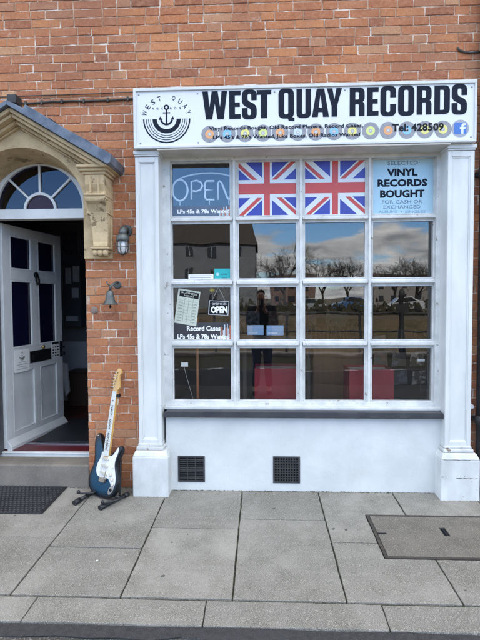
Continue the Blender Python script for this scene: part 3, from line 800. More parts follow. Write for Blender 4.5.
# row of discs
M_disc = mk('disc_grey', (.22,.225,.25), (.28,.285,.31), scale=40, rough=.4)
M_disc2 = mk('disc_groove', (.40,.41,.44), rough=.4)
lab_c = {'o': mk('label_orange', (.72,.36,.16), rough=.5), 'b': mk('label_blue', (.22,.50,.74), rough=.5), 'y': mk('label_yellow', (.72,.68,.22), rough=.5),
         'g': mk('label_lime', (.62,.70,.24), rough=.5), 'w': mk('label_pale', (.55,.66,.78), rough=.5)}
dcs = [(209.7,134,'o'),(227.2,133.8,'b'),(245.2,133.5,'y'),(263,133.1,'g'),(280.2,132.8,'o'),(298,132.5,'w'),(315.9,132.1,'o'),(334,131.6,'b'),(352.4,131.2,'y'),(370.5,130.8,'g'),(388.2,130.3,'o'),(407,129.8,'b'),(425,129.3,'y'),(443,128.9,'y')]
ZD = sum(Zp(a, b) for a, b, c in dcs)/len(dcs)
for a, b, c in dcs:
    bm = B(); x = X(a, b); r = .0615
    puck(bm, x, ZD, r, LY-.0008, LY, 32, 0)
    for q in (.056,.050,.044,.039): ringseg(bm, x, ZD, q-.0012, q, 0, 360, LY-.0011, LY-.0009, 32, 1)
    puck(bm, x, ZD, .0325, LY-.0012, LY-.0009, 28, 2); puck(bm, x, ZD, .014, LY-.0016, LY-.00125, 18, 1); puck(bm, x, ZD, .005, LY-.002, LY-.00165, 12, 3)
    obj('record_disc', bm, [M_disc, M_disc2, lab_c[c], M_panel], sign)
bm = B(); x = X(460.3, 128.6)
puck(bm, x, ZD+.003, .062, LY-.0008, LY, 36, 0)
prism(bm, fillet([(x-.044,ZD-.038,.014),(x+.044,ZD-.038,.014),(x+.044,ZD+.044,.014),(x-.044,ZD+.044,.014)]), LY-.0014, LY-.0009, 1)
f0 = x+.006
prism(bm, [(f0,ZD-.038),(f0+.016,ZD-.038),(f0+.016,ZD-.002),(f0+.030,ZD-.002),(f0+.033,ZD+.013),(f0+.016,ZD+.013),(f0+.016,ZD+.020),(f0+.020,ZD+.025),(f0+.033,ZD+.025),(f0+.033,ZD+.039),(f0+.014,ZD+.039),(f0+.003,ZD+.031),(f0,ZD+.021),(f0,ZD+.013),(f0-.010,ZD+.013),(f0-.010,ZD-.002),(f0,ZD-.002)], LY-.002, LY-.0015, 2)
obj('social_badge', bm, [mk('badge_grey', (.33,.35,.42), rough=.4), mk('badge_blue', (.05,.16,.50), rough=.4), M_panel], sign)
bm = B(); zt1, zt2 = ZD+.036, ZD-.028
text(bm, "Vinyl Records Bought, Old Record Players, Record Cases,", X(209,129), X(363,129), zt1-.017, zt1+.018, LY-.0022, bold=.018)
obj('small_lettering', bm, M_navy, sign); bm = B()
text(bm, "LP's 45's & 78's Wanted, Juke Boxes, Old Radios Wanted", X(213,137), X(360,136), zt2-.017, zt2+.018, LY-.0022, bold=.018)
obj('small_lettering', bm, M_navy, sign)
bm = B(); zt3 = Zp(417, 127.3); text(bm, 'Tel: 428509', X(392,127), X(443.8,127), zt3-.028, zt3+.028, LY-.0022, bold=.03)
obj('telephone_lettering', bm, M_black, sign)
# round logo
bm = B(); cx, cz = P(166.7, 118.9, LY); y0, y1 = LY-.0008, LY
pr = 7.05/1000*1.0
def rg(r0, r1): ringseg(bm, cx, cz, r0*pr*1.03, r1*pr*1.03, 180, 360, y0, y1, 48)
rg(23.0,24.4); rg(20.7,21.4); rg(18.4,19.1); rg(16.4,16.9); rg(10.2,14.6)
ax, az = P(166.6, 118.9, LY)
ringseg(bm, ax, Zp(166.6,107.3), .0095, .020, 0, 360, y0, y1, 24)
prism(bm, [(ax-.0065, Zp(166,124)), (ax+.0065, Zp(166,124)), (ax+.005, Zp(166,109.7)), (ax-.005, Zp(166,109.7))], y0-.0003, y1)
prism(bm, [(ax-.027, Zp(166,112.8)-.004), (ax+.027, Zp(166,112.8)-.004), (ax+.027, Zp(166,112.8)+.004), (ax-.027, Zp(166,112.8)+.004)], y0-.0006, y1)
zf = Zp(166.6, 118.6)
ringseg(bm, ax, zf, .036, .049, 195, 345, y0-.0009, y1, 24)
for sg in (1, -1): prism(bm, [(ax+sg*.030, zf-.008), (ax+sg*.058, zf-.008), (ax+sg*.048, zf+.017)][::sg], y0-.0011, y1)
obj('anchor_logo', bm, M_navy, sign)
bm = B()
for i, ch in enumerate('WEST QUAY'):
    if ch == ' ': obj('arched_lettering', bm, M_navy, sign); bm = B(); continue
    a = R_(162 - i*18.0); rr_ = .172
    fr = Matrix.Translation((cx + rr_*math.cos(a), LY, cz + rr_*math.sin(a)*.93 - .004)) @ Matrix.Rotation(-(a - math.pi/2), 4, 'Y')
    wv = .036 if ch in 'W' else .026
    text(bm, ch, -wv/2, wv/2, -.018, .018, 0, bold=.0, frame=fr)
obj('arched_lettering', bm, M_navy, sign); bm = B()
zr = Zp(166, 108.3)
for i, ch in enumerate('RECORDS'):
    if i == 3: obj('logo_lettering', bm, M_navy, sign); bm = B(); continue
    xx = cx + (i-3)*.0335; text(bm, ch, xx-.007, xx+.007, zr-.008, zr+.008, LY)
obj('logo_lettering', bm, M_navy, sign)
for a, b in [(138.8,95),(197.5,93.7),(140.5,143.5),(198.5,142.5),(274.5,92),(345,90),(472,87),(471,137)]:
    bm = B(); xx, zz = P(a, b, LY); lathe(bm, [(.002,-.003),(.005,-.0025),(.0065,0)], (xx, LY, zz), 'Y', 10); obj('screw', bm, mk('screw_steel', (.28,.29,.32), rough=.4, metal=.8), sign)

# ------------------------------------------------------------------ on and behind the window
def clip(poly, x0, x1, z0, z1):
    for ax_, lim, sg in ((0,x0,1),(0,x1,-1),(1,z0,1),(1,z1,-1)):
        out = []
        for i in range(len(poly)):
            a, b = poly[i-1], poly[i]; ia = sg*(a[ax_]-lim) >= 0; ib = sg*(b[ax_]-lim) >= 0
            if ia != ib:
                t = (lim-a[ax_])/(b[ax_]-a[ax_]); out.append((a[0]+t*(b[0]-a[0]), a[1]+t*(b[1]-a[1])))
            if ib: out.append(b)
        poly = out
        if not poly: return []
    return poly
M_fw = mk('flag_white', (.68,.74,.78), rough=.4, coat=.12); M_fr = mk('flag_red', (.56,.062,.05), (.50,.06,.05), scale=4, rough=.4, coat=.12); M_fb = mk('flag_blue', (.028,.046,.38), (.03,.05,.33), scale=4, rough=.4, coat=.12)
def flag(x0, x1, z0, z1, y, label):
    bm = B(); wd, ht = x1-x0, z1-z0
    mp = lambda p: (x0 + p[0]/60*wd, z0 + p[1]/30*ht)
    box(bm, x0, x1, y-.0008, y, z0, z1, 2)
    def put(poly, lay, mi):
        poly = clip(poly, 0, 60, 0, 30)
        if len(poly) >= 3: prism(bm, [mp(p) for p in poly], y-.0008-.0003*lay, y-.0008-.0003*(lay-1)-.00005, mi)
    n = Vector((30,60)).normalized()
    def diag(d0, d1, p, q, lay, mi):   # strip between signed offsets d0,d1 beside line p->q
        d = Vector(q)-Vector(p); nn = Vector((d.y,-d.x)).normalized(); d.normalize(); p = Vector(p)-d*0; q = Vector(q)
        put([tuple(p+nn*d0-d*9*(lay==1)), tuple(q+nn*d0), tuple(q+nn*d1), tuple(p+nn*d1-d*9*(lay==1))], lay, mi)
    diag(-3.3, 3.3, (0,30), (60,0), 1, 0)
    bm2 = None
    d = (Vector((60,30))); 
    p, q = Vector((0,0)), Vector((60,30)); dd = (q-p).normalized(); nn = Vector((dd.y,-dd.x))
    put([tuple(p+nn*-3.3-dd*9), tuple(q+nn*-3.3+dd*9), tuple(q+nn*3.3+dd*9), tuple(p+nn*3.3-dd*9)], 2, 0)
    for cnr in ((0,30),(60,30),(60,0),(0,0)):
        p = Vector(cnr); c = Vector((30,15)); dd = (c-p).normalized(); nn = Vector((dd.y,-dd.x))
        put([tuple(p-dd*5), tuple(c), tuple(c+nn*2.3), tuple(p+nn*2.3-dd*5)], 3, 1)
    put([(25,0),(35,0),(35,30),(25,30)], 4, 0); put([(0,10),(60,10),(60,20),(0,20)], 5, 0)
    put([(27,0),(33,0),(33,30),(27,30)], 6, 1); put([(0,12),(60,12),(60,18),(0,18)], 7, 1)
    return tag(obj('flag', bm, [M_fw, M_fr, M_fb]), label, 'flag', 'flags filling two top panes')
YO = GY - .0006                          # posters stuck on the face of the glass
flag(-.185, .273, 2.166, 2.588, YO, 'red white and blue flag filling the top pane directly right of the OPEN tube sign')
flag(.343, .812, 2.166, 2.588, YO, 'red white and blue flag filling the top pane directly left of the pale blue poster')
po = thing('poster', (1.10, YO, 2.164), 'pale blue poster reading VINYL RECORDS BOUGHT in the top right pane', 'poster')
bm = B(); box(bm, .866, 1.340, YO-.0008, YO, 2.163, 2.590); obj('sheet', bm, mk('pale_blue_film', (.36,.56,.66), (.42,.61,.70), scale=1.5, rough=.3, coat=.5), po)
bm = B(); yy = YO-.0009
def L_(s, a, b, c, d, bold):  # photo box on the poster
    p = P(a, d, YO); q = P(b, c, YO); text(bm, s, p[0], q[0], p[1], q[1], yy, bold=bold)
for wd in (('VINYL', 387, 417.5, 168.3, 176.3, .045), ('RECORDS', 377.5, 427.3, 178.6, 187, .045), ('BOUGHT', 380, 424.5, 189.5, 198, .045)):
    bm = B(); L_(*wd); obj('bold_lettering', bm, M_navy, po)
bm = B()
for wd in (('SELECTED', 387.5, 418, 160.8, 165.2, .0), ('FOR CASH OR', 382, 422.3, 199.8, 204, .0), ('EXCHANGED', 383.5, 420.5, 205, 209, .0)):
    bm = B(); L_(*wd); obj('thin_lettering', bm, mk('poster_grey_blue', (.08,.13,.22), rough=.5), po)
for wd in (('ALBUMS', 378.5, 397, 210.2, 213.2, .0), ('•', 400.5, 402, 211.2, 212.4, .0), ('SINGLES', 405, 425.5, 210.2, 213.2, .0)):
    bm = B(); L_(*wd); obj('faded_lettering', bm, mk('poster_faded', (.16,.28,.40), rough=.5), po)

# neon style OPEN tubes (unlit)
M_tube = mk('white_glass_tube', (.62,.70,.76), rough=.2, spec=.6)
neon = thing('tube_sign', (-.48, .125, 2.25), 'unlit OPEN tube sign hanging in the top left pane', 'sign')
NY = .125
def tp(px, py): 
    x, z = P(px, py, NY); return (x, NY, z)
def ntube(pts, name, r=.0085):
    bm = B(); tube(bm, [tp(a, b) for a, b in pts], r, 8); return obj(name, bm, M_tube, neon)
ntube([(180+7.6*math.cos(R_(a)), 190.3+10.6*math.sin(R_(a))) for a in range(-60, 301, 15)], 'letter_tube')
ntube([(191.5,199.8),(191.5,181.5),(197,180.5),(201,182.5),(202.5,186),(200.5,190),(196,191.5),(192.5,191)], 'letter_tube')
ntube([(214.5,181),(206.5,181),(205,183),(205,190.2),(213,190.2),(205.3,190.4),(205,197.5),(206.5,199.8),(214.5,199.8)], 'letter_tube')
ntube([(218,200),(218,183),(219.5,181),(221.5,182.5),(227.5,198),(229.3,200),(230.6,198),(230.8,181)], 'letter_tube')
ntube([(179,178.8),(185,176.5),(193,174.6),(202,173.4),(212,173.0),(221,173.8),(229,175.6),(231.5,176.4)], 'arch_tube', .0065)
for a, b, c in ((180,201,205.5),(209.5,200.5,205),(228.8,200.5,205)):
    bm = B(); tube(bm, [tp(a,b), tp(a,c)], .0035, 6); obj('support', bm, M_tube, neon)

# window stickers with white words
M_stk = mk('dark_film', (.035,.037,.045), (.05,.052,.06), scale=4, rough=.35); M_stk2 = mk('dusty_blue_film', (.085,.125,.19), (.11,.16,.23), scale=4, rough=.35)
M_or = mk('record_orange', (.55,.16,.07), rough=.5)
def sticker(z0, z1, words, label, loc):
    st = thing('window_sticker', loc, label, 'sticker')
    bm = B(); box(bm, -.716, -.246, YO-.0006, YO, z0, z1); obj('film', bm, M_stk if z0 < 2 else M_stk2, st)
    bm = B()
    for s, a, b, c, d in words:
        p = P(a, d, YO); q = P(b, c, YO); text(bm, s, p[0], q[0], p[1], q[1], YO-.0014, bold=.03)
    obj('lettering', bm, M_ltext, st)
    bm = B(); hz = z1-z0
    for k, (hh, mi) in enumerate(((.55,0),(.8,1),(.6,0),(.95,0),(.75,1),(1.0,0),(.7,0),(.9,1))):
        xx = -.335 + k*.0108; box(bm, xx, xx+.0075, YO-.0011, YO-.0007, z0+.002, z0+hz*hh*.92, mi)
    obj('printed_records', bm, [mk('print_white', (.55,.6,.66), rough=.5), M_or], st)
z_a = P(200, 217, YO)[1]
sticker(2.166, P(200,206,YO)[1], [('LPs 45s & 78s Wanted', 177.5, 229.5, 209, 213.8)], 'blue tinted window sticker under the OPEN tube sign with white words and little records', (-.48, YO, 2.166))
sticker(1.182, P(200,322.5,YO)[1], [('Record Cases', 187, 220.5, 326, 331), ('LPs 45s & 78s Wanted', 177.5, 229.5, 334, 339)], 'dark window sticker with white words Record Cases below the opening hours sheet', (-.48, YO, 1.182))

# row two: strip and card
a = P(188.5, 279.3, YO); b = P(213.5, 274.2, YO)
bm = B(); box(bm, a[0], b[0], YO-.0007, YO, 1.668, b[1], 0)
for k in range(2): 
    z = 1.674 + k*.016; box(bm, a[0]+.012, b[0]-.02+.006*k, YO-.0011, YO-.00075, z+.003, z+.008, 1)
tag(obj('paper_strip', bm, [M_paper, mk('strip_print', (.30,.34,.42), rough=.6)]), 'narrow white paper strip with two printed lines, beside the turquoise card', 'notice')
a = P(214.5, 279.5, YO); b = P(231, 268.6, YO)
bm = B(); box(bm, a[0], b[0]-.002, YO-.0008, YO, 1.667, b[1], 0)
puck(bm, a[0]+.026, b[1]-.044, .012, YO-.0012, YO-.00085, 16, 1); box(bm, a[0]+.05, b[0]-.03, YO-.0012, YO-.00085, b[1]-.05, b[1]-.04, 2); box(bm, a[0]+.06, b[0]-.03, YO-.0012, YO-.00085, 1.672, 1.680, 2)
tag(obj('small_card', bm, [mk('turquoise_card', (.015,.36,.38), (.02,.40,.42), scale=3, rough=.4), mk('card_pale', (.4,.65,.68), rough=.5), mk('card_deep', (.01,.22,.26), rough=.5)]), 'small turquoise card in the lower right corner of a left hand pane', 'card')

# opening hours sheet, tilted
hs = [P(*p, YO) for p in ((178.6,288.2),(200.6,292.0),(196.2,326.4),(174.4,322.6))]
HO, HX, HZ = Vector((hs[3][0], 0, hs[3][1])), Vector((hs[2][0]-hs[3][0], 0, hs[2][1]-hs[3][1])), Vector((hs[0][0]-hs[3][0], 0, hs[0][1]-hs[3][1]))
def hp(u, v, y): q = HO + HX*u + HZ*v; return (q.x, y, q.z)
sheet = thing('opening_hours_sheet', hp(.5, 0, YO), 'tilted cream opening hours sheet with dark header and ruled grid', 'notice')
bm = B()
def hq(u0, u1, v0, v1, ya, yb, mi=0):
    A = [bm.verts.new(hp(u, v, ya)) for u, v in ((u0,v0),(u1,v0),(u1,v1),(u0,v1))]; C = [bm.verts.new(hp(u, v, yb)) for u, v in ((u0,v0),(u1,v0),(u1,v1),(u0,v1))]
    bm.faces.new(A).material_index = mi; bm.faces.new(C[::-1]).material_index = mi
    for k in range(4): bm.faces.new((A[k], C[k], C[(k+1) % 4], A[(k+1) % 4])).material_index = mi
hq(0,1,0,1, YO-.0016, YO-.0008, 0)
hq(.08,.95,.78,.95, YO-.0020, YO-.00165, 1)
for k in range(1, 8): hq(.06,.94,.055+.088*k,.063+.088*k, YO-.0019, YO-.00165, 2)
for u in (.34,.52,.72): hq(u,u+.02,.06,.75, YO-.0022, YO-.00195, 2)
for k in range(7):
    hq(.09,.09+.2,.075+.088*k,.10+.088*k, YO-.0025, YO-.00225, 2); hq(.76,.9,.075+.088*k,.10+.088*k, YO-.0025, YO-.00225, 2)
obj('sheet', bm, [M_cream, M_black, mk('grid_print', (.26,.32,.28), rough=.7)], sheet)
bm = B(); FM = Matrix(((HX.x, 0, HZ.x, HO.x), (0, 1, 0, 0), (HX.z, 0, HZ.z, HO.z), (0, 0, 0, 1)))
text(bm, 'BUSINESS', .16, .88, .875, .925, YO-.0021, bold=.01, frame=FM); text(bm, 'HOURS', .30, .74, .80, .85, YO-.0021, bold=.01, frame=FM)
obj('lettering', bm, M_cream, sheet)

# little hanging OPEN board
hb = thing('hanging_sign', (*P(219, 316, .085)[:1], .085, P(219,316,.085)[1]), 'small dark framed OPEN board hung by strings beside the opening hours sheet', 'sign')
YH = YO-.002
c4 = [P(*p, YH) for p in ((208.6,299.8),(230.2,301.0),(229.0,316.2),(207.6,315.0))]
bm = B(); prism(bm, c4, YH-.006, YH, 0)
def inset(c, t): 
    m = (sum(p[0] for p in c)/4, sum(p[1] for p in c)/4); return [(p[0]+(m[0]-p[0])*t, p[1]+(m[1]-p[1])*t) for p in c]
prism(bm, inset(c4, .06), YH-.0066, YH-.0061, 1); prism(bm, inset(c4, .14), YH-.0072, YH-.0067, 0)
obj('board', bm, [M_black, mk('board_rim', (.42,.44,.44), rough=.5)], hb)
bm = B(); p = P(211, 313.2, YH); q = P(227.5, 306.2, YH); text(bm, 'OPEN', p[0], q[0], p[1], q[1], YH-.0073, bold=.05)
p = P(212, 305, YH); q = P(226.5, 302.9, YH); text(bm, 'COME IN WE ARE', p[0], q[0], p[1], q[1], YH-.0073, bold=.0)
obj('lettering', bm, M_ltext, hb)
bm = B(); h = P(218.6, 287.2, YH); 
for c in (P(212.5,300,YH), P(225,300.6,YH)):
    bm = B(); tube(bm, [(h[0], YH-.002, h[1]), (c[0], YH-.002, c[1])], .0018, 5); obj('string', bm, mk('pale_string', (.4,.4,.36), rough=.8), hb)
lathe_b = B(); h2 = P(212, 290, .12); lathe(lathe_b, [(.003,-.02),(.02,-.012),(.024,0),(.016,.014),(.003,.02)], (h2[0], .13, h2[1]), 'Z', 12)
tag(obj('yellow_ornament', lathe_b, mk('yellow_plastic', (.45,.33,.02), rough=.4)), 'small yellow ornament near the top of the pane, just left of the hanging board strings', 'ornament')

# things standing inside the window
x, z = P(197.6, 375, .30)
bm = B(); tube(bm, [(x, .30, .35), (x, .30, 1.35)], .0125, 10)
tag(obj('wooden_pole', bm, M_wood), 'upright orange wooden pole inside the bottom left pane', 'pole')
tg = thing('price_tag', (*P(184.5,365,.16)[:1], .16, P(184.5,365,.16)[1]), 'tiny white tag on a thin cord beside the wooden pole', 'tag')
a = P(181.2,366.6,.16); b = P(188,362.4,.16); bm = B(); box(bm, a[0], b[0], .159, .161, a[1], b[1]); box(bm, a[0]+.02, a[0]+.03, .1585, .1588, a[1]+.008, b[1]-.008); obj('card', bm, [M_paper], tg)
bm = B(); tube(bm, [(P(184,366.6,.16)[0], .162, a[1]), (P(187,378,.165)[0], .165, P(187,378,.165)[1]), (P(190.5,390,.17)[0], .17, P(190.5,390,.17)[1]), (P(193.5,400,.17)[0], .17, P(193.5,400,.17)[1])], .0018, 5); obj('cord', bm, mk('grey_cord', (.35,.36,.36), rough=.7), tg)
def crate(x0, x1, zt_, y0, lab):
    c = thing('record_box', ((x0+x1)/2, y0, .35), lab, 'box')
    bm = B(); t = .006; d = .30
    box(bm, x0, x1, y0, y0+t, .35, zt_); box(bm, x0, x1, y0+d-t, y0+d, .35, zt_); box(bm, x0, x0+t, y0+t, y0+d-t, .35, zt_); box(bm, x1-t, x1, y0+t, y0+d-t, .35, zt_); box(bm, x0+t, x1-t, y0+t, y0+d-t, .35, .36)
    obj('carton', bm, M_red, c, bev=.002)
    for k in range(9):
        bm = B(); box(bm, x0+.012, x1-.012, y0+.03+k*.028, y0+.036+k*.028, .362, zt_-.012-.01*random.random())
        obj('boxed_record', bm, mk('sleeve_mix', (.12,.10,.09), (.28,.2,.16), scale=7, rough=.6), c)
a = P(254.5, 368.4, .22); b = P(299.5, 400, .22); crate(a[0], b[0], a[1], .22, 'red card record box on the window floor, seen in the second bottom pane')
a = P(349.6, 369.6, .22); b = P(394, 400, .22); crate(a[0], b[0], a[1], .22, 'red card record box behind the bar between the two right bottom panes')
for (a, b, c, d), lab in (((247.2,325.2,263.6,335.0), 'pale blue record sleeve propped behind the photographer reflection, left of the pair'), ((266.6,325.4,283.6,335.4), 'pale blue record sleeve propped behind the photographer reflection, right of the pair')):
    p = P(a, d, .26); q = P(c, b, .26); bm = B(); box(bm, p[0], q[0], .26, .264, p[1], q[1], 0); box(bm, p[0]+.01, q[0]-.05, .2592, .2598, p[1]+.012, p[1]+.024, 1)
    tag(obj('record_sleeve', bm, [mk('sleeve_blue', (.20,.36,.58), (.30,.42,.58), scale=9, rough=.4), mk('sleeve_print', (.5,.6,.7), rough=.5)]), lab, 'record sleeve')
# display shelf the sleeves stand on, and racks further in
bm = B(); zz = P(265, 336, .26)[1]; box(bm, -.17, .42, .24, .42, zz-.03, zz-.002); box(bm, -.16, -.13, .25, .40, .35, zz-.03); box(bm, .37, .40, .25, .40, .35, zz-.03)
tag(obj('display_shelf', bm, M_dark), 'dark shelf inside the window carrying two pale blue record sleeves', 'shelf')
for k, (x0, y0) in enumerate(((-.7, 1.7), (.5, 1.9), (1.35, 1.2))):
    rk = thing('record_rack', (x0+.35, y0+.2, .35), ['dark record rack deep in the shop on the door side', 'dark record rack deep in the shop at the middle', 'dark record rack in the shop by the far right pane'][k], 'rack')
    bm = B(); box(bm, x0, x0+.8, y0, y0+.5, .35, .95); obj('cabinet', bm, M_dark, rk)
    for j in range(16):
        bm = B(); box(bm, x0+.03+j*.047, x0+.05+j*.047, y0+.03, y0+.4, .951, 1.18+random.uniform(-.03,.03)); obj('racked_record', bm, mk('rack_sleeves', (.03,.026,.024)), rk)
a = P(417.5,361.6,.2); b = P(424.8,359,.2); bm = B(); box(bm, a[0], b[0], .2, .202, a[1], b[1]); box(bm, (a[0]+b[0])/2-.002, (a[0]+b[0])/2+.002, .203, .206, .35, a[1], 1)
tag(obj('label_card', bm, [M_paper, M_dark]), 'tiny white label card on a stick inside the bottom right pane', 'label')

for r in range(3):
    for k in range(6):
        if (r*6+k) % 7 == 5: continue
        x0 = -.75 + k*.42 + random.uniform(-.02,.02); z0 = 1.02 + r*.40; ca, cb = random.choice([((.25,.10,.06),(.4,.3,.2)),((.08,.12,.2),(.3,.32,.35)),((.3,.26,.16),(.12,.08,.05)),((.05,.05,.05),(.35,.3,.28)),((.1,.16,.09),(.3,.28,.2))])
        bm = B(); box(bm, x0, x0+.31, 3.385, 3.395, z0, z0+.31)
        tag(obj('hung_record_sleeve', bm, mk('cover_%.2f_%.2f' % (ca[0], cb[1]), ca, cb, scale=9, rough=.5, lo=.45, hi=.55)), 'dim record sleeve hung in rows on the dark back wall of the shop', 'record sleeve', 'record sleeves hung on the back wall')
ct = thing('shop_counter', (.75, .95, .35), 'brown wooden shop counter standing inside behind the right hand panes', 'counter')
bm = B(); box(bm, .50, .98, .95, 1.4, .35, 1.04); obj('counter_body', bm, mk('counter_wood', (.16,.085,.035), (.10,.05,.02), scale=9, rough=.5, stretch=(1,1,.1)), ct)
bm = B(); box(bm, .47, 1.01, .92, 1.43, 1.0402, 1.07); obj('counter_top', bm, mk('counter_top', (.12,.07,.035), rough=.35), ct, bev=.005)
for k in range(7):
    x0 = 1.02 + (k % 3)*.17; z0 = .72 + (k//3)*.16; bm = B(); prism(bm, [(x0,z0),(x0+.13,z0+.01),(x0+.12,z0+.13),(x0+.01,z0+.12)], .62 + .02*k, .625 + .02*k)
    tag(obj('single_sleeve', bm, mk(['small_cover_brown','small_cover_grey','small_cover_cream'][k % 3], [(.14,.08,.05),(.13,.13,.15),(.36,.33,.27)][k % 3], (.08,.07,.06), scale=18, rough=.5, lo=.42, hi=.5)), 'small dim single sleeve among those propped behind the bottom right pane', 'record sleeve', 'single sleeves behind the bottom right pane')
bm = B(); box(bm, 1.0, 1.56, .56, .78, .35, .70); tag(obj('display_plinth', bm, M_dark), 'low dark display block behind the bottom right pane carrying single sleeves', 'display block')

# hall things
bm = B(); box(bm, -2.05, -1.42, .45, 1.28, .2225, .238); tag(obj('entrance_mat', bm, M_rubber), 'black mat on the hall floor just inside the open door', 'mat')
def hbox(name, a, b, c, d, y0, y1, mat, parent=None):
    p = P(a, d, y0); q = P(b, c, y0); bm = B(); box(bm, p[0], q[0], y0, y1, p[1], q[1]); return obj(name, bm, mat, parent)
M_dim = mk('dim_paper', (.5,.53,.58), (.4,.43,.47), scale=8, rough=.7)
hs_ = thing('hall_cabinet', (P(72,330,2.1)[0], 2.1, P(72,330,2.1)[1]), 'dark wall cabinet with pale notices in the shadowed hallway behind the door', 'cabinet')
hbox('cabinet_body', 64, 80, 262, 327, 2.08, 2.26, mk('hall_wood', (.05,.055,.07), rough=.6), hs_)
for r in ((65.5,71,268,284),(73,79,266,282),(66,78,316,321),(72,78.5,288,298)): hbox('pinned_paper', *r, 2.07, 2.078, M_dim, hs_)
tag(hbox('dark_picture', 63, 76, 232, 254, 2.25, 2.268, mk('dark_print', (.06,.06,.075), (.12,.12,.14), scale=14)), 'dark picture high on the hallway wall above the cabinet', 'picture')
bm = B(); pts = [P(a, b, 1.5) for a, b in ((61,362),(66.5,364),(69,392),(66,396),(63.5,384))]; prism(bm, pts, 1.5, 1.54); tag(obj('hanging_cloth', bm, mk('pale_cloth', (.6,.62,.66), (.45,.47,.5), scale=8, rough=.9)), 'pale cloth hanging in the dark hallway next to the door edge', 'cloth')
bm = B(); x0 = P(70,400,2.0)[0]; box(bm, x0, x0+.34, 1.95, 2.24, .223, .62); box(bm, x0-.02, x0+.36, 1.93, 2.26, .6202, .64); tag(obj('low_stool', bm, mk('stool_wood', (.05,.03,.02), rough=.6), bev=.006), 'low dark wooden stool at the end of the hallway', 'stool')

# ------------------------------------------------------------------ wall fittings
lp = thing('wall_lamp', (-1.068, 0, 1.97), 'old bulkhead lamp with glass jar on the brick beside the stone bracket', 'wall lamp')
bm = B(); tube(bm, [(-1.062,-.004,2.045),(-1.062,-.05,2.055),(-1.065,-.078,2.035),(-1.066,-.082,1.995)], .030, 12); lathe(bm, [(.045,-.012),(.05,-.006),(.05,.002)], (-1.062, 0, 2.045), 'Y', 16); obj('bracket', bm, M_iron, lp)
bm = B(); lathe(bm, [(.034,.045),(.046,.03),(.050,.01),(.050,-.008),(.040,-.012)], (-1.066,-.085,1.965), 'Z', 20); obj('cap', bm, M_iron, lp)
bm = B(); lathe(bm, [(.036,0),(.037,-.05),(.033,-.075),(.02,-.09),(.004,-.094)], (-1.066,-.085,1.952), 'Z', 20); obj('glass_jar', bm, mk('frosted_jar', (.42,.46,.50), (.62,.62,.6), scale=14, rough=.12, spec=.8), lp)
bm = B()
for k in range(6):
    a = R_(60*k+20); c, s = math.cos(a), math.sin(a)
    tube(bm, [(-1.066+.045*c, -.085+.045*s, 1.958), (-1.066+.044*c, -.085+.044*s, 1.90), (-1.066+.03*c, -.085+.03*s, 1.862), (-1.066, -.085, 1.850)], .0035, 6)
ringp = [(-1.066+.045*math.cos(R_(a)), -.085+.045*math.sin(R_(a)), 1.915) for a in range(0, 361, 20)]; tube(bm, ringp, .003, 6)
obj('cage', bm, M_iron, lp)
bl = thing('bell', (-1.16, 0, 1.55), 'weathered ship bell on a scrolled bracket fixed to the brick beside the doorway', 'bell')
bm = B(); lathe(bm, [(.002,.095),(.016,.092),(.026,.08),(.031,.05),(.036,.02),(.050,-.005),(.060,-.014),(.060,-.018),(.052,-.018)], (-1.172,-.085,1.487), 'Z', 28); obj('bell_cup', bm, M_iron, bl)
bm = B(); tube(bm, [(-1.135,0,1.64),(-1.135,-.03,1.645),(-1.145,-.07,1.63),(-1.165,-.088,1.61),(-1.172,-.085,1.578)], .010, 8); lathe(bm, [(.026,-.010),(.034,-.004),(.034,.002)], (-1.135,0,1.625), 'Y', 14)
tube(bm, [(-1.165,-.088,1.612),(-1.19,-.09,1.63),(-1.195,-.088,1.65)], .006, 6); obj('bracket', bm, M_iron, bl)
bm = B(); tube(bm, [(-1.172,-.085,1.50),(-1.172,-.085,1.455)], .004, 6); lathe(bm, [(.003,.01),(.011,0),(.003,-.012)], (-1.172,-.085,1.452), 'Z', 10); obj('clapper', bm, M_black, bl)
bm = B(); lathe(bm, [(.002,-.012),(.024,-.010),(.030,-.004),(.030,.002)], (-1.325, 0, 1.425), 'Y', 18); tag(obj('round_plate', bm, mk('grey_plate', (.20,.15,.12), (.26,.22,.19), scale=20, rough=.8, bump=.3)), 'small round grey plate on the brick edge left of the bell', 'plate')

sb = thing('floodlight', (-1.83, -.30, 2.985), 'small black box light sitting on the peak of the lead roof', 'light')
x, z = P(14.5, 101, -.22)
bm = B(); box(bm, x-.035, x+.035, -.27, -.17, z-.035, z+.035); obj('housing', bm, M_vent, sb, bev=.01)
bm = B(); box(bm, x-.012, x+.012, -.21, -.005, z-.055, z-.034); obj('mount', bm, M_vent, sb)
def cable(pts, r, label, clips=True, name='cable'):
    c = thing(name, (P(*pts[0], -.012)[0], -.012, P(*pts[0], -.012)[1]), label, 'cable')
    q = [(P(a, b, -.012)[0], -.012 - .003*random.random(), P(a, b, -.012)[1]) for a, b in pts]
    bm = B(); tube(bm, q, r, 8); obj('wire', bm, M_cable, c)
    if clips:
        for k in range(1, len(q)-1, 2):
            bm = B(); box(bm, q[k][0]-.007, q[k][0]+.007, -.024, -.002, q[k][2]-r-.006, q[k][2]+r+.006); obj('clip', bm, M_cable, c)
cable([(19,103),(26,103.5),(34,103.2),(42,102.4),(52,101.6),(62,101.5),(72,101.0),(84,101.2),(96,100.6),(108,100.2),(120,99.7),(128,99.0),(134,98.6)], .0085, 'thick black cable clipped along the brick from the door hood to the sign')
cable([(-30,98.5),(0,97),(22,96.2),(45,95.4),(70,94.6),(95,93.8),(120,92.6),(134,92)], .0042, 'thin dark wire running along the brick joint just above the thick cable', clips=False)
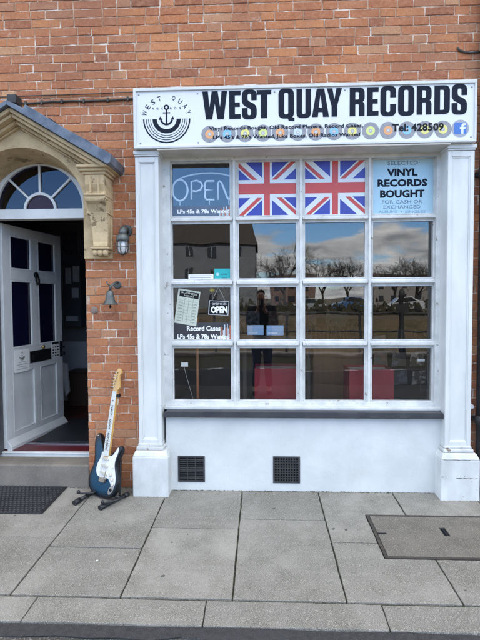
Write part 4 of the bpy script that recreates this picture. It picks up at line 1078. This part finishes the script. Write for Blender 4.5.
cable([(457.5,47.5),(459,50),(464,52),(470,52.8),(476,52.3),(482,51.5),(492,51)], .008, 'short bent black cable end on the brick above the right end of the sign', clips=False, name='cable_end')
dp = thing('downpipe', (1.664, -.06, 0), 'black cast iron downpipe on the brick right of the shopfront', 'drainpipe')
bm = B(); tube(bm, [(1.664,-.065,.02),(1.664,-.065,7.3)], .042, 16); obj('pipe', bm, M_vent, dp)
for z in (.55, 2.4, 4.2):
    bm = B(); lathe(bm, [(.043,0),(.052,.006),(.052,.06),(.043,.066)], (1.664,-.065,z), 'Z', 16); box(bm, 1.61, 1.72, -.03, .0, z+.015, z+.05); obj('collar', bm, M_vent, dp)
x, z = P(475.2, 407, -.05)
bm = B(); lathe(bm, [(.013,-.045),(.017,-.045),(.017,.0),(.022,.001),(.022,.004)], (1.598, 0, z), 'Y', 16); tag(obj('overflow_pipe', bm, mk('white_plastic', (.7,.72,.74), rough=.35)), 'stub of white plastic pipe poking out of the brick beside the right pilaster', 'pipe')

# ------------------------------------------------------------------ on the pavement
mt = thing('door_mat', (-1.85, -.24, -.02), 'black rubber mat of diamond pattern on the pavement in front of the doorstep', 'mat')
bm = B(); prism_top(bm, [(-2.45,-.462),(-1.568,-.462),(-1.568,-.012),(-2.45,-.012)], .0022, .009)
shear(bm); obj('base', bm, M_rubber, mt, bev=.003)
bm = B()
for i in range(28):
    for j in range(14):
        x = -2.43 + i*.0308 + (.0154 if j % 2 else 0); y = -.447 + j*.0322
        if x > -1.585 or y > -.025: continue
        v = [bm.verts.new((x+a*.0135, y+b*.0135, zc)) for a, b, zc in ((-1,0,.0092),(0,-1,.0092),(1,0,.0092),(0,1,.0092))]
        u = [bm.verts.new((x+a*.0085, y+b*.0085, .0155)) for a, b in ((-1,0),(0,-1),(1,0),(0,1))]
        bm.faces.new(u)
        for k in range(4): bm.faces.new((v[k], v[(k+1) % 4], u[(k+1) % 4], u[k]))
shear(bm); obj('tread', bm, M_rubber, mt)
mc = thing('access_cover', (1.21, -.66, -.03), 'brown concrete access cover set in the grey paving in front of the right pilaster', 'cover')
bm = B(); a, b, c, d = .733, 1.70, -.918, -.398; t = .012
box(bm, a-.006, a+t, c-.005, d+.005, -.05, .0008); box(bm, b-t, b+.006, c-.005, d+.005, -.05, .0008); box(bm, a+t, b-t, c-.005, c+t, -.05, .0008); box(bm, a+t, b-t, d-t, d+.005, -.05, .0008)
shear(bm); obj('frame', bm, mk('rusty_cover_frame', (.035,.032,.03), (.06,.05,.04), scale=20, rough=.8, bump=.4), mc)
bm = B(); kx, ky = 1.19, -.61
for x0, x1, y0, y1 in ((a+t+.004, kx-.02, c+t+.004, d-t-.004), (kx+.02, b-t-.004, c+t+.004, d-t-.004), (kx-.02, kx+.02, c+t+.004, ky-.055), (kx-.02, kx+.02, ky+.055, d-t-.004)): box(bm, x0, x1, y0, y1, -.04, .0003)
bmesh.ops.remove_doubles(bm, verts=bm.verts[:], dist=.0001); shear(bm); obj('infill', bm, M_cover, mc)
bm = B(); box(bm, kx-.0199, kx+.0199, ky-.0549, ky+.0549, -.04, -.006); box(bm, kx-.004, kx+.004, ky-.05, ky+.05, -.006, -.002); box(bm, a+t+.004, a+t+.06, -.655, -.635, -.002, .0006)
shear(bm); obj('keyhole', bm, M_black, mc)
for px, py in ((97, 561),):
    pass
bm = B(); d = ray(97, 561); t = (SL*CAM.y - CAM.z)/(d.z - SL*d.y); q = CAM + d*t
lathe(bm, [(.004,.0),(.007,.001),(.0065,.0025),(.003,.0035)], (q.x, q.y, q.z+.001), 'Z', 9); tag(obj('chewing_gum', bm, M_paper), 'small white speck of trodden gum on the pavement', 'gum')

bm = B(); rnd = random.Random(9)
def clump(x, y, z, r):
    k = 6; b_ = [bm.verts.new((x+r*math.cos(a)*rnd.uniform(.6,1.2), y+r*.55*math.sin(a)*rnd.uniform(.6,1.2), z)) for a in [2*math.pi*i/k for i in range(k)]]
    t_ = bm.verts.new((x, y, z+r*rnd.uniform(.4,.9)))
    for i in range(k): bm.faces.new((b_[i], b_[(i+1) % k], t_))
for k in range(620):
    u = rnd.random()
    if u < .62: x, y = rnd.uniform(-.72, 1.33), -.032 - abs(rnd.gauss(0,.007))
    elif u < .72: x, y = rnd.uniform(-1.38, -1.0), -.006 - abs(rnd.gauss(0,.008))
    elif u < .80: x, y = rnd.uniform(-1.0, -.72), -.163 - abs(rnd.gauss(0,.005))
    elif u < .88: x, y = rnd.uniform(1.33, 1.61), -.163 - abs(rnd.gauss(0,.005))
    else: x, y = rnd.uniform(-2.3, -1.39), -.014 - abs(rnd.gauss(0,.006))
    clump(x, y, SL*y, rnd.uniform(.002, .0085))
tag(obj('moss_and_grit', bm, mk('moss_grit', (.06,.058,.04), (.11,.10,.075), scale=60, rough=1)), 'dirt and moss gathered along the foot of the shopfront, doubling as contact shade', 'moss', kind='stuff')  # moss and dirt, also put in to darken the contact line like shadow
bm = B()
for k in range(500):
    if rnd.random() < .5:
        jx = rnd.choice([-1.338,-.747,-.159,.432,1.02]); x, y = jx + rnd.gauss(0,.003), rnd.uniform(-1.32, -.02)
        if jx == 1.02 and y > -.93: continue
    else: x, y = rnd.uniform(-2.4, 1.9), -1.332 + rnd.gauss(0,.003)
    clump(x, y, SL*y-.006, rnd.uniform(.003, .008))
tag(obj('joint_grit', bm, mk('joint_grit', (.05,.05,.035), (.09,.085,.065), scale=60, rough=1)), 'grit and moss in the paving joints', 'grit', kind='stuff')
for k in range(9):
    x, y = rnd.uniform(-1.9, 1.5), rnd.uniform(-1.25, -.3); r = rnd.uniform(.006, .012); bm = B()
    lathe(bm, [(r, 0), (r*.95, .0009), (r*.4, .0013), (.001, .0014)], (x, y, SL*y+.0015), 'Z', 11)
    for v in bm.verts: v.co.x += .25*(v.co.y-y)+rnd.uniform(-.0008,.0008)
    tag(obj('gum_spot', bm, mk('old_gum', (.10,.098,.09), rough=.8)), 'small dark flattened gum spot trodden into the grey paving', 'gum spot', 'gum spots on the paving')

# ------------------------------------------------------------------ guitar (local frame: u across, front -y, v up the neck)
gt = thing('electric_guitar', (-1.228, -.215, .004), 'electric guitar in blue sunburst with white scratchplate leaning in a stand by the doorway', 'guitar')
gt.rotation_euler = (R_(-11.5), 0, R_(-30))
M_gpg = mk('scratchplate_white', (.72,.74,.74), rough=.25)
def sunburst():
    m = bpy.data.materials.new('blue_sunburst'); t, n, l, b = nodes(m)
    a = n.new('ShaderNodeVertexColor'); a.layer_name = 'burst'
    l.new(a.outputs['Color'], b.inputs['Base Color']); setp(b, Roughness=.32, Coat_Weight=.15); b.inputs['Specular IOR Level'].default_value = .3; return m
outl = [(.01,0),(.075,.008),(.125,.042),(.152,.092),(.156,.14),(.140,.19),(.118,.235),(.116,.275),(.130,.325),(.148,.372),(.143,.398),(.122,.402),(.100,.382),(.075,.348),(.050,.326),(.029,.318),(-.029,.328),(-.046,.352),(-.072,.405),(-.098,.452),(-.122,.466),(-.144,.446),(-.150,.40),(-.140,.335),(-.128,.28),(-.134,.225),(-.154,.17),(-.164,.115),(-.152,.06),(-.115,.022),(-.06,.003)]
def catmull(p, k=4, closed=True):
    out = []; n = len(p)
    for i in range(n if closed else n-1):
        a, b, c, d = (Vector(p[(i+o) % n]) if closed else Vector(p[min(max(i+o,0),n-1)]) for o in (-1,0,1,2))
        for j in range(k):
            t = j/k; out.append(tuple(.5*((2*b)+(c-a)*t+(2*a-5*b+4*c-d)*t*t+(3*b-a-3*c+d)*t**3)))
    if not closed: out.append(tuple(p[-1]))
    return out
O = catmull(outl, 4)
bm = B(); lay = bm.loops.layers.color.new('burst'); cc_ = Vector((0,.215)); TK = .044
def ringv(k, y): return [bm.verts.new((cc_.x+(p[0]-cc_.x)*k, y, cc_.y+(p[1]-cc_.y)*k)) for p in O]
levels = [(.955, TK, 0), (1.0, TK-.012, 0), (1.0, .010, 0), (.985, .003, 0), (.955, .0, .0), (.90, 0, .12), (.82, 0, .55), (.72, 0, .95), (.4, 0, 1.0)]
rings = [(ringv(k, y), c) for k, y, c in levels]
BLK, BLU = Vector((.004,.006,.010)), Vector((.002,.047,.098))
colf = lambda c: (*(BLK.lerp(BLU, c)), 1)
def srgb(c): return tuple((12.92*x if x < .0031308 else 1.055*x**(1/2.4)-.055) for x in c[:3]) + (1,)
nO = len(O)
def face(vs, cols):
    f = bm.faces.new(vs); f.smooth = True
    for lp_, c in zip(f.loops, cols): lp_[lay] = srgb(colf(c))
for (r0, c0), (r1, c1) in zip(rings[:-1], rings[1:]):
    for i in range(nO): face((r0[i], r0[(i+1) % nO], r1[(i+1) % nO], r1[i]), (c0, c0, c1, c1))
face(rings[0][0][::-1], [0]*nO); face(rings[-1][0], [1]*nO)
me = None
bmesh.ops.recalc_face_normals(bm, faces=bm.faces[:])
obj('body', bm, sunburst(), gt, local=True)
pg = catmull([(.034,.318),(.06,.322),(.085,.345),(.112,.388),(.126,.388),(.122,.355),(.104,.30),(.102,.255),(.118,.205),(.130,.16),(.128,.112),(.108,.088),(.085,.118),(.06,.145),(.045,.152),(-.045,.150),(-.075,.165),(-.088,.20),(-.082,.24),(-.065,.275),(-.052,.31),(-.05,.335),(-.03,.332)], 3)
bm = B(); prism(bm, pg, -.0028, -.0002); obj('scratchplate', bm, M_gpg, gt, bev=.0008, local=True)
M_cr = mk('aged_cream_plastic', (.62,.60,.52), rough=.4)
for z, tl in ((.292,0),(.238,0),(.182,-10)):
    bm = B(); prism(bm, fillet([(-.036,z-.0085,.008),(.036,z-.0085,.008),(.036,z+.0085,.008),(-.036,z+.0085,.008)]), -.012, -.0029)
    if tl: bmesh.ops.rotate(bm, cent=(0,0,z), matrix=Matrix.Rotation(R_(-tl), 3, 'Y'), verts=bm.verts[:])
    for k in range(6): lathe(bm, [(.0026,-.0128),(.0026,-.0121)], ((k-2.5)*.0104, 0, z+(-.0018*(k-2.5) if tl else 0)), 'Y', 8)
    obj('pickup', bm, M_cr, gt, bev=.001, local=True)
M_chr = mk('chrome', (.55,.52,.48), (.4,.36,.3), scale=60, rough=.25, metal=1)
bm = B(); box(bm, -.038, .038, -.010, -.0003, .128, .150)
for k in range(6): box(bm, (k-2.5)*.0106-.0046, (k-2.5)*.0106+.0046, -.016, -.0102, .118, .146)
obj('bridge', bm, M_chr, gt, bev=.001, local=True)
bm = B(); tube(bm, [(.036,-.010,.136),(.05,-.04,.15),(.06,-.045,.20),(.062,-.044,.23)], .0025, 6); obj('tremolo_arm', bm, M_chr, gt, local=True)
for a, b in ((.078,.185),(.098,.153),(.112,.120)):
    bm = B(); lathe(bm, [(.009,-.018),(.0115,-.016),(.013,-.0029)], (a, 0, b), 'Y', 16); obj('knob', bm, M_cr, gt, local=True)
bm = B(); tube(bm, [(.086,-.003,.235),(.088,-.016,.238)], .003, 6); box(bm, .07, .098, -.0034, -.0029, .2345, .237); obj('pickup_switch', bm, M_cr, gt, local=True)
bm = B(); pl = [(.095+.034*math.cos(R_(a))*.62 + .0*math.sin(R_(a)), .075+.040*math.sin(R_(a))) for a in range(0,360,20)]
prism(bm, pl, -.004, .004); bmesh.ops.rotate(bm, cent=(.095,0,.075), matrix=Matrix.Rotation(R_(32), 3, 'Y'), verts=bm.verts[:])
obj('jack_plate', bm, mk('jack_steel', (.6,.62,.64), rough=.2, metal=.9), gt, bev=.001, local=True)
bm = B(); lathe(bm, [(.010,-.009),(.012,-.007),(.012,-.003)], (.095, 0, .075), 'Y', 14); obj('jack_socket', bm, M_black, gt, local=True)
M_map = mk('maple', (.62,.37,.10), (.48,.27,.07), scale=14, rough=.3, coat=.3, stretch=(1,1,.2))
bm = B()
v0 = [(-.029,.30),(.029,.30),(.0215,.80),(-.0215,.80)]
prism(bm, v0, -.004, .018); obj('neck', bm, M_map, gt, bev=.005, local=True)
bm = B(); prism(bm, [(-.0285,.312),(.0285,.312),(.0213,.80),(-.0213,.80)], -.0085, -.0042); obj('fretboard', bm, mk('white_fretboard', (.70,.74,.74), rough=.4), gt, local=True)
Ls = .648; nutz = .80
for f in range(1, 21):
    bm = B(); z = nutz - Ls*(1-2**(-f/12)); wdt = .0213 + (.80-z)*.0148
    box(bm, -wdt, wdt, -.0096, -.0086, z-.0009, z+.0009); obj('fret', bm, M_chr, gt, local=True)
bm = B()
def nz(f): return nutz - Ls*(1-2**(-f/12))
lathe(bm, [(.006,-.0092),(.006,-.0087)], (0,0,(nz(2)+nz(3))/2+.02), 'Y', 12)
obj('inlay_dot', bm, M_black, gt, local=True)
frm = lambda z: Matrix.Translation((0, 0, z)) @ Matrix.Rotation(R_(90), 4, 'Y')
z = .70
for wd in (('WEST', .080), ('QUAY', .080), ('RECORDS', .125)):
    bm = B(); text(bm, wd[0], 0, wd[1], -.0095, .0095, -.0088, bold=.02, frame=frm(z)); z -= wd[1] + .028
    obj('neck_lettering', bm, M_black, gt, local=True)
bm = B(); hd = catmull([(-.0215,.80),(-.024,.83),(-.034,.845),(-.036,.875),(-.030,.915),(-.020,.955),(-.004,.980),(.022,.982),(.040,.965),(.040,.945),(.028,.93),(.028,.90),(.040,.865),(.044,.838),(.034,.824),(.0215,.812),(.0215,.80)], 3)
hd = [p for p in hd if p[1] >= .80]
prism(bm, hd, .001, .016); obj('headstock', bm, M_map, gt, bev=.002, local=True)
bm = B(); box(bm, -.021, .021, -.0105, -.0035, .7985, .804); obj('nut', bm, M_gpg, gt, local=True)
for k in range(6):
    bm = B(); zz = .838 + k*.0225; xx = -.030 + k*.0042
    lathe(bm, [(.0035,-.010),(.0055,-.009),(.0055,-.001)], (xx+.010, 0, zz), 'Y', 10); tube(bm, [(xx-.004,.012,zz),(xx-.022,.012,zz)], .002, 6); lathe(bm, [(.003,-.006),(.007,-.004),(.007,.004),(.003,.006)], (xx-.026,.012,zz), 'X', 10)
    obj('tuning_peg', bm, M_chr, gt, local=True)
for k in range(6):
    bm = B(); u = (k-2.5)
    tube(bm, [(u*.0106, -.017, .140), (u*.0070, -.0115, .80), (-.020+k*.0042, -.008, .838+k*.0225)], .0005, 4); obj('string', bm, M_chr, gt, local=True)
bm = B(); tube(bm, [(-.11,0,.452),(-.11,-.010,.452)], .004, 8); obj('strap_button', bm, M_chr, gt, local=True)
bm = B(); box(bm, .024, .052, -.004, .016, .760, .785); tube(bm, [(.03,.006,.775),(.055,.006,.79)], .006, 6); obj('headstock_clip', bm, M_black, gt, bev=.003, local=True)
bm = B(); box(bm, .036, .050, .002, .004, .705, .752); tube(bm, [(.043,.003,.752),(.04,.004,.765)], .0008, 4); obj('paper_tag', bm, mk('tan_card', (.42,.32,.2), rough=.8), gt, local=True)

st = thing('guitar_stand', (-1.2, -.19, -.008), 'black folding guitar stand on the pavement holding the blue electric guitar', 'guitar stand')
M_st = mk('black_stand_metal', (.014,.015,.018), (.025,.026,.03), scale=30, rough=.45)
def gp(px, py, h=0.0):
    d = ray(px, py); t = (SL*CAM.y + h - CAM.z)/(d.z - SL*d.y); return CAM + d*t
def leg(p, q):
    bm = B(); a, b = gp(*p, .017), gp(*q, .017); tube(bm, [a, b], .0135, 10); o = obj('leg', bm, M_st, st)
    bm = B(); d = (b-a).normalized(); tube(bm, [a-d*.012, a+d*.045], .0195, 12); obj('rubber_foot', bm, M_rubber, o); bm = B(); tube(bm, [b-d*.03, b+d*.012], .0185, 12); obj('rubber_foot', bm, M_rubber, o)
leg((75.5,502.5), (98,489)); leg((101,507.5), (127,494.5))
ax_l, ax_r = gp(97,490,.03), gp(120,498,.03)
bm = B(); tube(bm, [ax_l, Vector(((ax_l.x+ax_r.x)/2, (ax_l.y+ax_r.y)/2-.01, .03)), ax_r], .011, 8); obj('cross_bar', bm, M_st, st)
bm = B(); up = Vector((-1.17, -.075, .30)); tube(bm, [ax_l+Vector((.01,.03,0)), Vector((-1.2,-.06,.24)), up], .009, 8); obj('back_frame', bm, M_st, st); bm = B(); tube(bm, [ax_r+Vector((-.01,.03,0)), Vector((-1.12,-.05,.24)), up], .009, 8); obj('back_frame', bm, M_st, st)
for p, q in (((92.5,493),(78.5,493.5)), ((116,500.5),(102.5,503.5))):
    bm = B(); a, b = gp(*p, .045), gp(*q, .045); tube(bm, [a+Vector((.04,.07,.0)), a, a.lerp(b,.8), b + Vector((0,0,.008))], .0085, 8); lathe(bm, [(.004,-.014),(.013,-.010),(.014,.008),(.004,.014)], (b.x, b.y, b.z+.012), 'Z', 10); obj('support_arm', bm, M_st, st)

# ------------------------------------------------------------------ the photographer (seen only in the glass)
pr_ = thing('person', (0, -4.08, -.09), 'photographer in dark jacket and jeans holding up a phone, reflected in the shop window', 'person')
def skin(name, V, E, rad, mat, root=0, sub=2):
    me = bpy.data.meshes.new(name); me.from_pydata([tuple(Vector(v) - pr_.location) for v in V], E, []); me.materials.append(mat)
    o = bpy.data.objects.new(name, me); COL.objects.link(o); o.parent = pr_
    o.modifiers.new('skin', 'SKIN'); sd = me.skin_vertices[0].data
    for i, r in enumerate(rad): sd[i].radius = (r, r) if not isinstance(r, tuple) else r
    sd[root].use_root = True
    s = o.modifiers.new('sub', 'SUBSURF'); s.levels = sub; s.render_levels = sub
    return o
M_skin = mk('skin', (.52,.31,.23), (.46,.26,.19), scale=20, rough=.5)
yb_ = -4.10
def limb_arm(s):
    return [(s*.06-.01,yb_,1.36),(s*.19,yb_,1.345),(s*.235,yb_+.06,1.12),(s*.055-.014,-3.86,1.355)]
V, E, Rr = [], [], []
def add(p, r, par=None):
    V.append(p); Rr.append(r)
    if par is not None: E.append((par, len(V)-1))
    return len(V)-1
pel = add((0,yb_,.83), (.15,.11)); ch_ = add((0,yb_,1.12), (.15,.11), pel); sh = add((-.01,yb_+.01,1.33), (.11,.09), ch_)
nk = add((-.015,yb_+.03,1.43), .052, sh); jw = add((-.02,yb_+.06,1.49), (.062,.07), nk); hd_ = add((-.02,yb_+.055,1.56), (.076,.09), jw); tp_ = add((-.02,yb_+.05,1.63), (.05,.06), hd_)
for s in (-1, 1):
    a = add((s*.19,yb_,1.335), .058, sh); b = add((s*.225,yb_+.05,1.10), .043, a); c = add((s*.05-.014,-3.87,1.345), .028, b)
    palm = add((s*.048-.014,-3.825,1.385), (.03,.018), c)
    for k in range(4):
        zf_ = 1.375 + k*.020; L1 = [.8,1,1,.85][k]
        f1 = add((s*.062-.014, -3.795, zf_), .0088, palm); f2 = add((s*.060-.014, -3.772, zf_+.004), .0082, f1); f3 = add((s*(.044-.004*L1)-.014, -3.760, zf_+.005), .0072, f2)
    t1 = add((s*.030-.014,-3.815,1.40), .0095, palm); t2 = add((s*.014-.014,-3.795,1.425), .0085, t1)
    h = add((s*.09,yb_,.78), .085, pel); kn = add((s*.10,yb_+.02,.42), .056, h); an = add((s*.105,yb_-.02,.02), .04, kn); to = add((s*.115,yb_+.11,-.045), .034, an)
skin('body', V, E, Rr, M_skin, 0)
V, E, Rr = [], [], []
p0 = add((0,yb_,.80), (.19,.14)); p1 = add((0,yb_,1.05), (.185,.14), p0); p2 = add((-.005,yb_,1.30), (.155,.12), p1); p3 = add((-.012,yb_+.015,1.40), (.075,.075), p2)
for s in (-1, 1):
    a = add((s*.20,yb_,1.335), .078, p2); b = add((s*.24,yb_+.05,1.09), .060, a); add((s*.068-.014,-3.90,1.315), .041, b)
skin('jacket', V, E, Rr, mk('dark_jacket', (.018,.019,.022), (.03,.03,.033), scale=12, rough=.85), 0)
V, E, Rr = [], [], []
p0 = add((0,yb_,.82), (.165,.125))
for s in (-1, 1):
    h = add((s*.095,yb_,.72), .105, p0); kn = add((s*.10,yb_+.02,.42), .074, h); add((s*.105,yb_-.02,.03), .062, kn)
skin('jeans', V, E, Rr, mk('blue_jeans', (.02,.035,.09), (.03,.05,.12), scale=14, rough=.9), 0)
for s in (-1, 1):
    V, E, Rr = [], [], []
    a = add((s*.105,yb_-.05,-.035), .045); b = add((s*.112,yb_+.06,-.04), .044, a); add((s*.118,yb_+.16,-.052), .034, b); skin('shoe', V, E, Rr, M_black, 0)
V, E, Rr = [], [], []
a = add((-.02,yb_+.0,1.55), (.072,.06)); b = add((-.02,yb_+.015,1.62), (.082,.085), a); add((-.02,yb_+.075,1.655), (.05,.045), b); skin('hair', V, E, Rr, mk('brown_hair', (.035,.022,.014), rough=.8), 0)
bm = B(); fy = yb_ + .055 + .082
prism(bm, [(-.032,1.548),(-.008,1.548),(-.016,1.585),(-.024,1.585)], fy-.01, fy+.018)
for s in (-1, 1): lathe(bm, [(.002,-.008),(.010,0),(.002,.008)], (-.02+s*.03, fy-.004, 1.578), 'Y', 10)
for s in (-1, 1): lathe(bm, [(.004,-.008),(.02,-.004),(.02,.004),(.004,.008)], (-.02+s*.085, yb_+.05, 1.56), 'X', 10)
box(bm, -.042, .002, fy-.014, fy+.001, 1.515, 1.521)
obj('face_features', bm, M_skin, pr_, bev=.003)
ph = thing('mobile_phone', (-.014, -3.768, 1.37), 'dark mobile phone held up by the photographer, reflected in the shop window', 'phone')
bm = B(); prism(bm, fillet([(-.05,1.368,.012),(.022,1.368,.012),(.022,1.516,.012),(-.05,1.516,.012)]), -3.772, -3.764); obj('case', bm, mk('phone_case', (.02,.02,.022), rough=.3), ph, bev=.001)
bm = B(); prism(bm, fillet([(-.013,1.477,.007),(.016,1.477,.007),(.016,1.510,.007),(-.013,1.510,.007)]), -3.7638, -3.761); obj('camera_block', bm, M_black, ph)

# ------------------------------------------------------------------ across the road (seen in the glass)
hs2 = thing('long_house', (-16, -62, .4), 'big pale rendered house with steep dark roof reflected in the upper left panes', 'house')
bm = B(); box(bm, -30, -.75, -72, -58, -.5, 8.9); hw_ = obj('wall', bm, mk('grey_render', (.17,.175,.185), (.13,.135,.14), scale=1, rough=.9), hs2)
bm = B(); v = [bm.verts.new(p) for p in ((-30.4,-57.6,8.7),(-.45,-57.6,8.7),(-.45,-72.4,8.7),(-30.4,-72.4,8.7),(-29,-65,14.2),(-1.9,-65,14.2))]
for f in ((0,1,5,4),(2,3,4,5),(1,2,5),(3,0,4),(3,2,1,0)): bm.faces.new([v[i] for i in f])
obj('roof', bm, mk('dark_tiles', (.035,.03,.026), (.05,.042,.035), scale=2, rough=.9), hs2)
for r, zz in enumerate((1.2, 4.4, 7.0)):
    for k in range(9):
        xx = -3.2 - k*3.1; bm = B(); box(bm, xx-.5, xx+.5, -57.99, -57.9, zz, zz+1.25); o = obj('window', bm, mk('far_window', (.02,.022,.028), rough=.15), hs2)
        bm = B(); box(bm, xx-.04, xx+.04, -57.9, -57.86, zz, zz+1.25); obj('glazing_bar', bm, mk('far_bar', (.3,.3,.3)), o)
def terrace(x0, x1, y, h, lab, c):
    t = thing('brick_house', ((x0+x1)/2, y, .3), lab, 'house')
    bm = B(); box(bm, x0, x1, y-7, y, -.5, h); obj('wall', bm, mk(c[0], c[1], rough=.9), t)
    bm = B(); v = [bm.verts.new(p) for p in ((x0-.2,y+.2,h),(x1+.2,y+.2,h),(x1+.2,y-3.5,h+2.2),(x0-.2,y-3.5,h+2.2),(x1+.2,y-7.2,h),(x0-.2,y-7.2,h))]
    for f in ((0,1,2,3),(3,2,4,5),(0,3,5),(1,4,2),(0,5,4,1)): bm.faces.new([v[i] for i in f])
    obj('roof', bm, mk('far_roof', (.06,.045,.04), (.09,.06,.05), scale=2, rough=.9), t)
    for k in range(int((x1-x0)/2.6)):
        for zz in (1.2, 3.4):
            xx = x0+1.3+k*2.6; bm = B(); box(bm, xx-.45, xx+.45, y+.01, y+.06, zz, zz+1.1); obj('window', bm, mk('far_window', (.02,.022,.028)), t)
terrace(2.0, 10.5, -92, 4.4, 'low brown house far across the river, left of the bare trees in the reflection', ('far_wall_brown', (.16,.10,.075)))
terrace(24.0, 38.0, -100, 4.6, 'pale house far across the river behind the right hand bare tree in the reflection', ('far_wall_pale', (.24,.22,.20)))

def bare_tree(x, y, h, spread, lab, seed, dens=1.0):
    rnd = random.Random(seed); t = thing('bare_tree', (x, y, .2), lab, 'tree', 'bare trees along the far river bank')
    bt = B(); bc = B()
    def grow(p, d, ln, r, lev):
        q = p + d*ln; mid = p + d*ln*.5 + Vector((rnd.uniform(-1,1), rnd.uniform(-1,1), 0))*ln*.06
        tube(bt if lev == 0 else bc, [p, mid, q], [r, r*.85, r*.7], 6 if lev < 2 else 3)
        if lev >= 6: return
        for k in range((4,4,3,3,3,2)[lev]):
            a = rnd.uniform(0, 2*math.pi); tilt = rnd.uniform(.35, .95)*spread
            s = d.orthogonal().normalized(); s2 = d.cross(s)
            nd = (d + (s*math.cos(a) + s2*math.sin(a))*tilt + Vector((0,0,.10))).normalized()
            st_ = p + d*ln*rnd.uniform(.45, 1.0)
            grow(st_, nd, ln*rnd.uniform(.62, .86), max(r*.58, .013), lev+1)
    grow(Vector((x, y, .0)), Vector((rnd.uniform(-.06,.06), 0, 1)).normalized(), h*.27, h*.017, 0)
    mt_ = mk('bark', (.05,.042,.034), (.075,.062,.05), scale=4, rough=.95)
    obj('trunk', bt, mt_, t); obj('crown', bc, mt_, t)
bare_tree(3.4, -64, 13.5, 1.0, 'tall bare tree right of the big pale house in the reflection', 3)
bare_tree(9.6, -72, 12, 1.15, 'wide bare tree left of the centre bar in the third column of panes', 5)
bare_tree(13.0, -70, 11.5, 1.1, 'smaller bare tree crowding the wide one in the reflection', 8)
bare_tree(17.5, -60, 10, 1.15, 'spreading bare tree in the right hand column of panes', 11)
bare_tree(22.0, -66, 10, 1.1, 'low bare tree right of the spreading one in the reflection', 12)
bm = B(); rnd = random.Random(4)
for k in range(1600):
    x = rnd.uniform(-2, 34); y = rnd.uniform(-40, -36); z = .1 + rnd.uniform(0, 1.5)*rnd.random(); a = rnd.uniform(0, 3.1); s = rnd.uniform(.12, .3)
    c, q = math.cos(a)*s, math.sin(a)*s
    bm.faces.new([bm.verts.new(p) for p in ((x-c,y-q,z-s*.5),(x+c,y+q,z-s*.5),(x+c*.4,y+q*.4,z+s),(x-c*.6,y-q*.6,z+s*.8))])
tag(obj('hedge', bm, mk('winter_hedge', (.045,.045,.022), (.06,.05,.03), scale=2, rough=1)), 'dark hedge along the top of the far river bank, reflected in the window', 'hedge', kind='stuff')
rl = thing('quay_railing', (0, -9.5, -.16), 'dark two bar railing along the quay across the road, reflected in the window', 'railing')
bm = B(); tube(bm, [(-30,-9.5,1.12),(30,-9.5,1.12)], .03, 8); obj('rail', bm, M_vent, rl); bm = B(); tube(bm, [(-30,-9.5,.62),(30,-9.5,.62)], .025, 8); obj('rail', bm, M_vent, rl)
for k in range(-7, 8):
    bm = B(); x = k*2.0+.7; box(bm, x-.035, x+.035, -9.535, -9.465, -.16, 1.15); obj('post', bm, M_vent, rl)
bm = B(); box(bm, -60, 60, -9.75, -9.2, -.16, .02); struct('quay_kerb', bm, mk('quay_stone', (.16,.15,.14), (.22,.2,.18), scale=3, rough=.9))
qp = thing('quay_post', (3.72, -9.0, -.1), 'stout dark post on the quay, reflected in the right hand column of panes', 'post')
bm = B(); lathe(bm, [(.10,0),(.10,.06),(.075,.09),(.07,1.62),(.085,1.66),(.085,1.74),(.05,1.82),(.01,1.85)], (3.72,-9.0,-.1), 'Z', 14); obj('shaft', bm, M_vent, qp)
bm = B(); box(bm, 3.55, 3.89, -8.94, -8.92, 1.15, 1.4); obj('plate', bm, M_vent, qp)
def car(x, y, c, lab):
    t = thing('parked_car', (x, y, .2), lab, 'car', 'cars parked across the river')
    bm = B(); z = .28
    side = [(-2.1,.25),(-2.12,.6),(-1.95,.82),(-1.15,.92),(-.6,1.38),(.75,1.40),(1.45,.95),(2.05,.80),(2.12,.55),(2.1,.25)]
    prism(bm, [(x+a, z+b) for a, b in side], y-.85, y+.85); obj('body', bm, mk('car_'+c[0], c[1], rough=.25, coat=.8), t, bev=.08, segs=3)
    bm = B(); prism(bm, [(x+a, z+b) for a, b in ((-1.0,.94),(-.55,1.32),(.7,1.33),(1.25,.96))], y-.86, y+.86); obj('window', bm, mk('car_glass', (.015,.017,.02), rough=.08), t)
    for a in (-1.3, 1.3):
        for s in (-1, 1):
            bm = B(); lathe(bm, [(.12,-.1),(.30,-.1),(.32,-.06),(.32,.06),(.30,.1),(.12,.1)], (x+a, y+s*.8, z+.30), 'Y', 18); obj('wheel', bm, M_rubber, t)
car(4.6, -46, ('silver', (.28,.29,.3)), 'silver parked car across the river, left one of the row in the reflection')
car(9.4, -46, ('blue', (.06,.12,.26)), 'dark blue parked car across the river in the reflection')
car(14.4, -46, ('white', (.5,.5,.5)), 'white parked car across the river, right one of the row in the reflection')
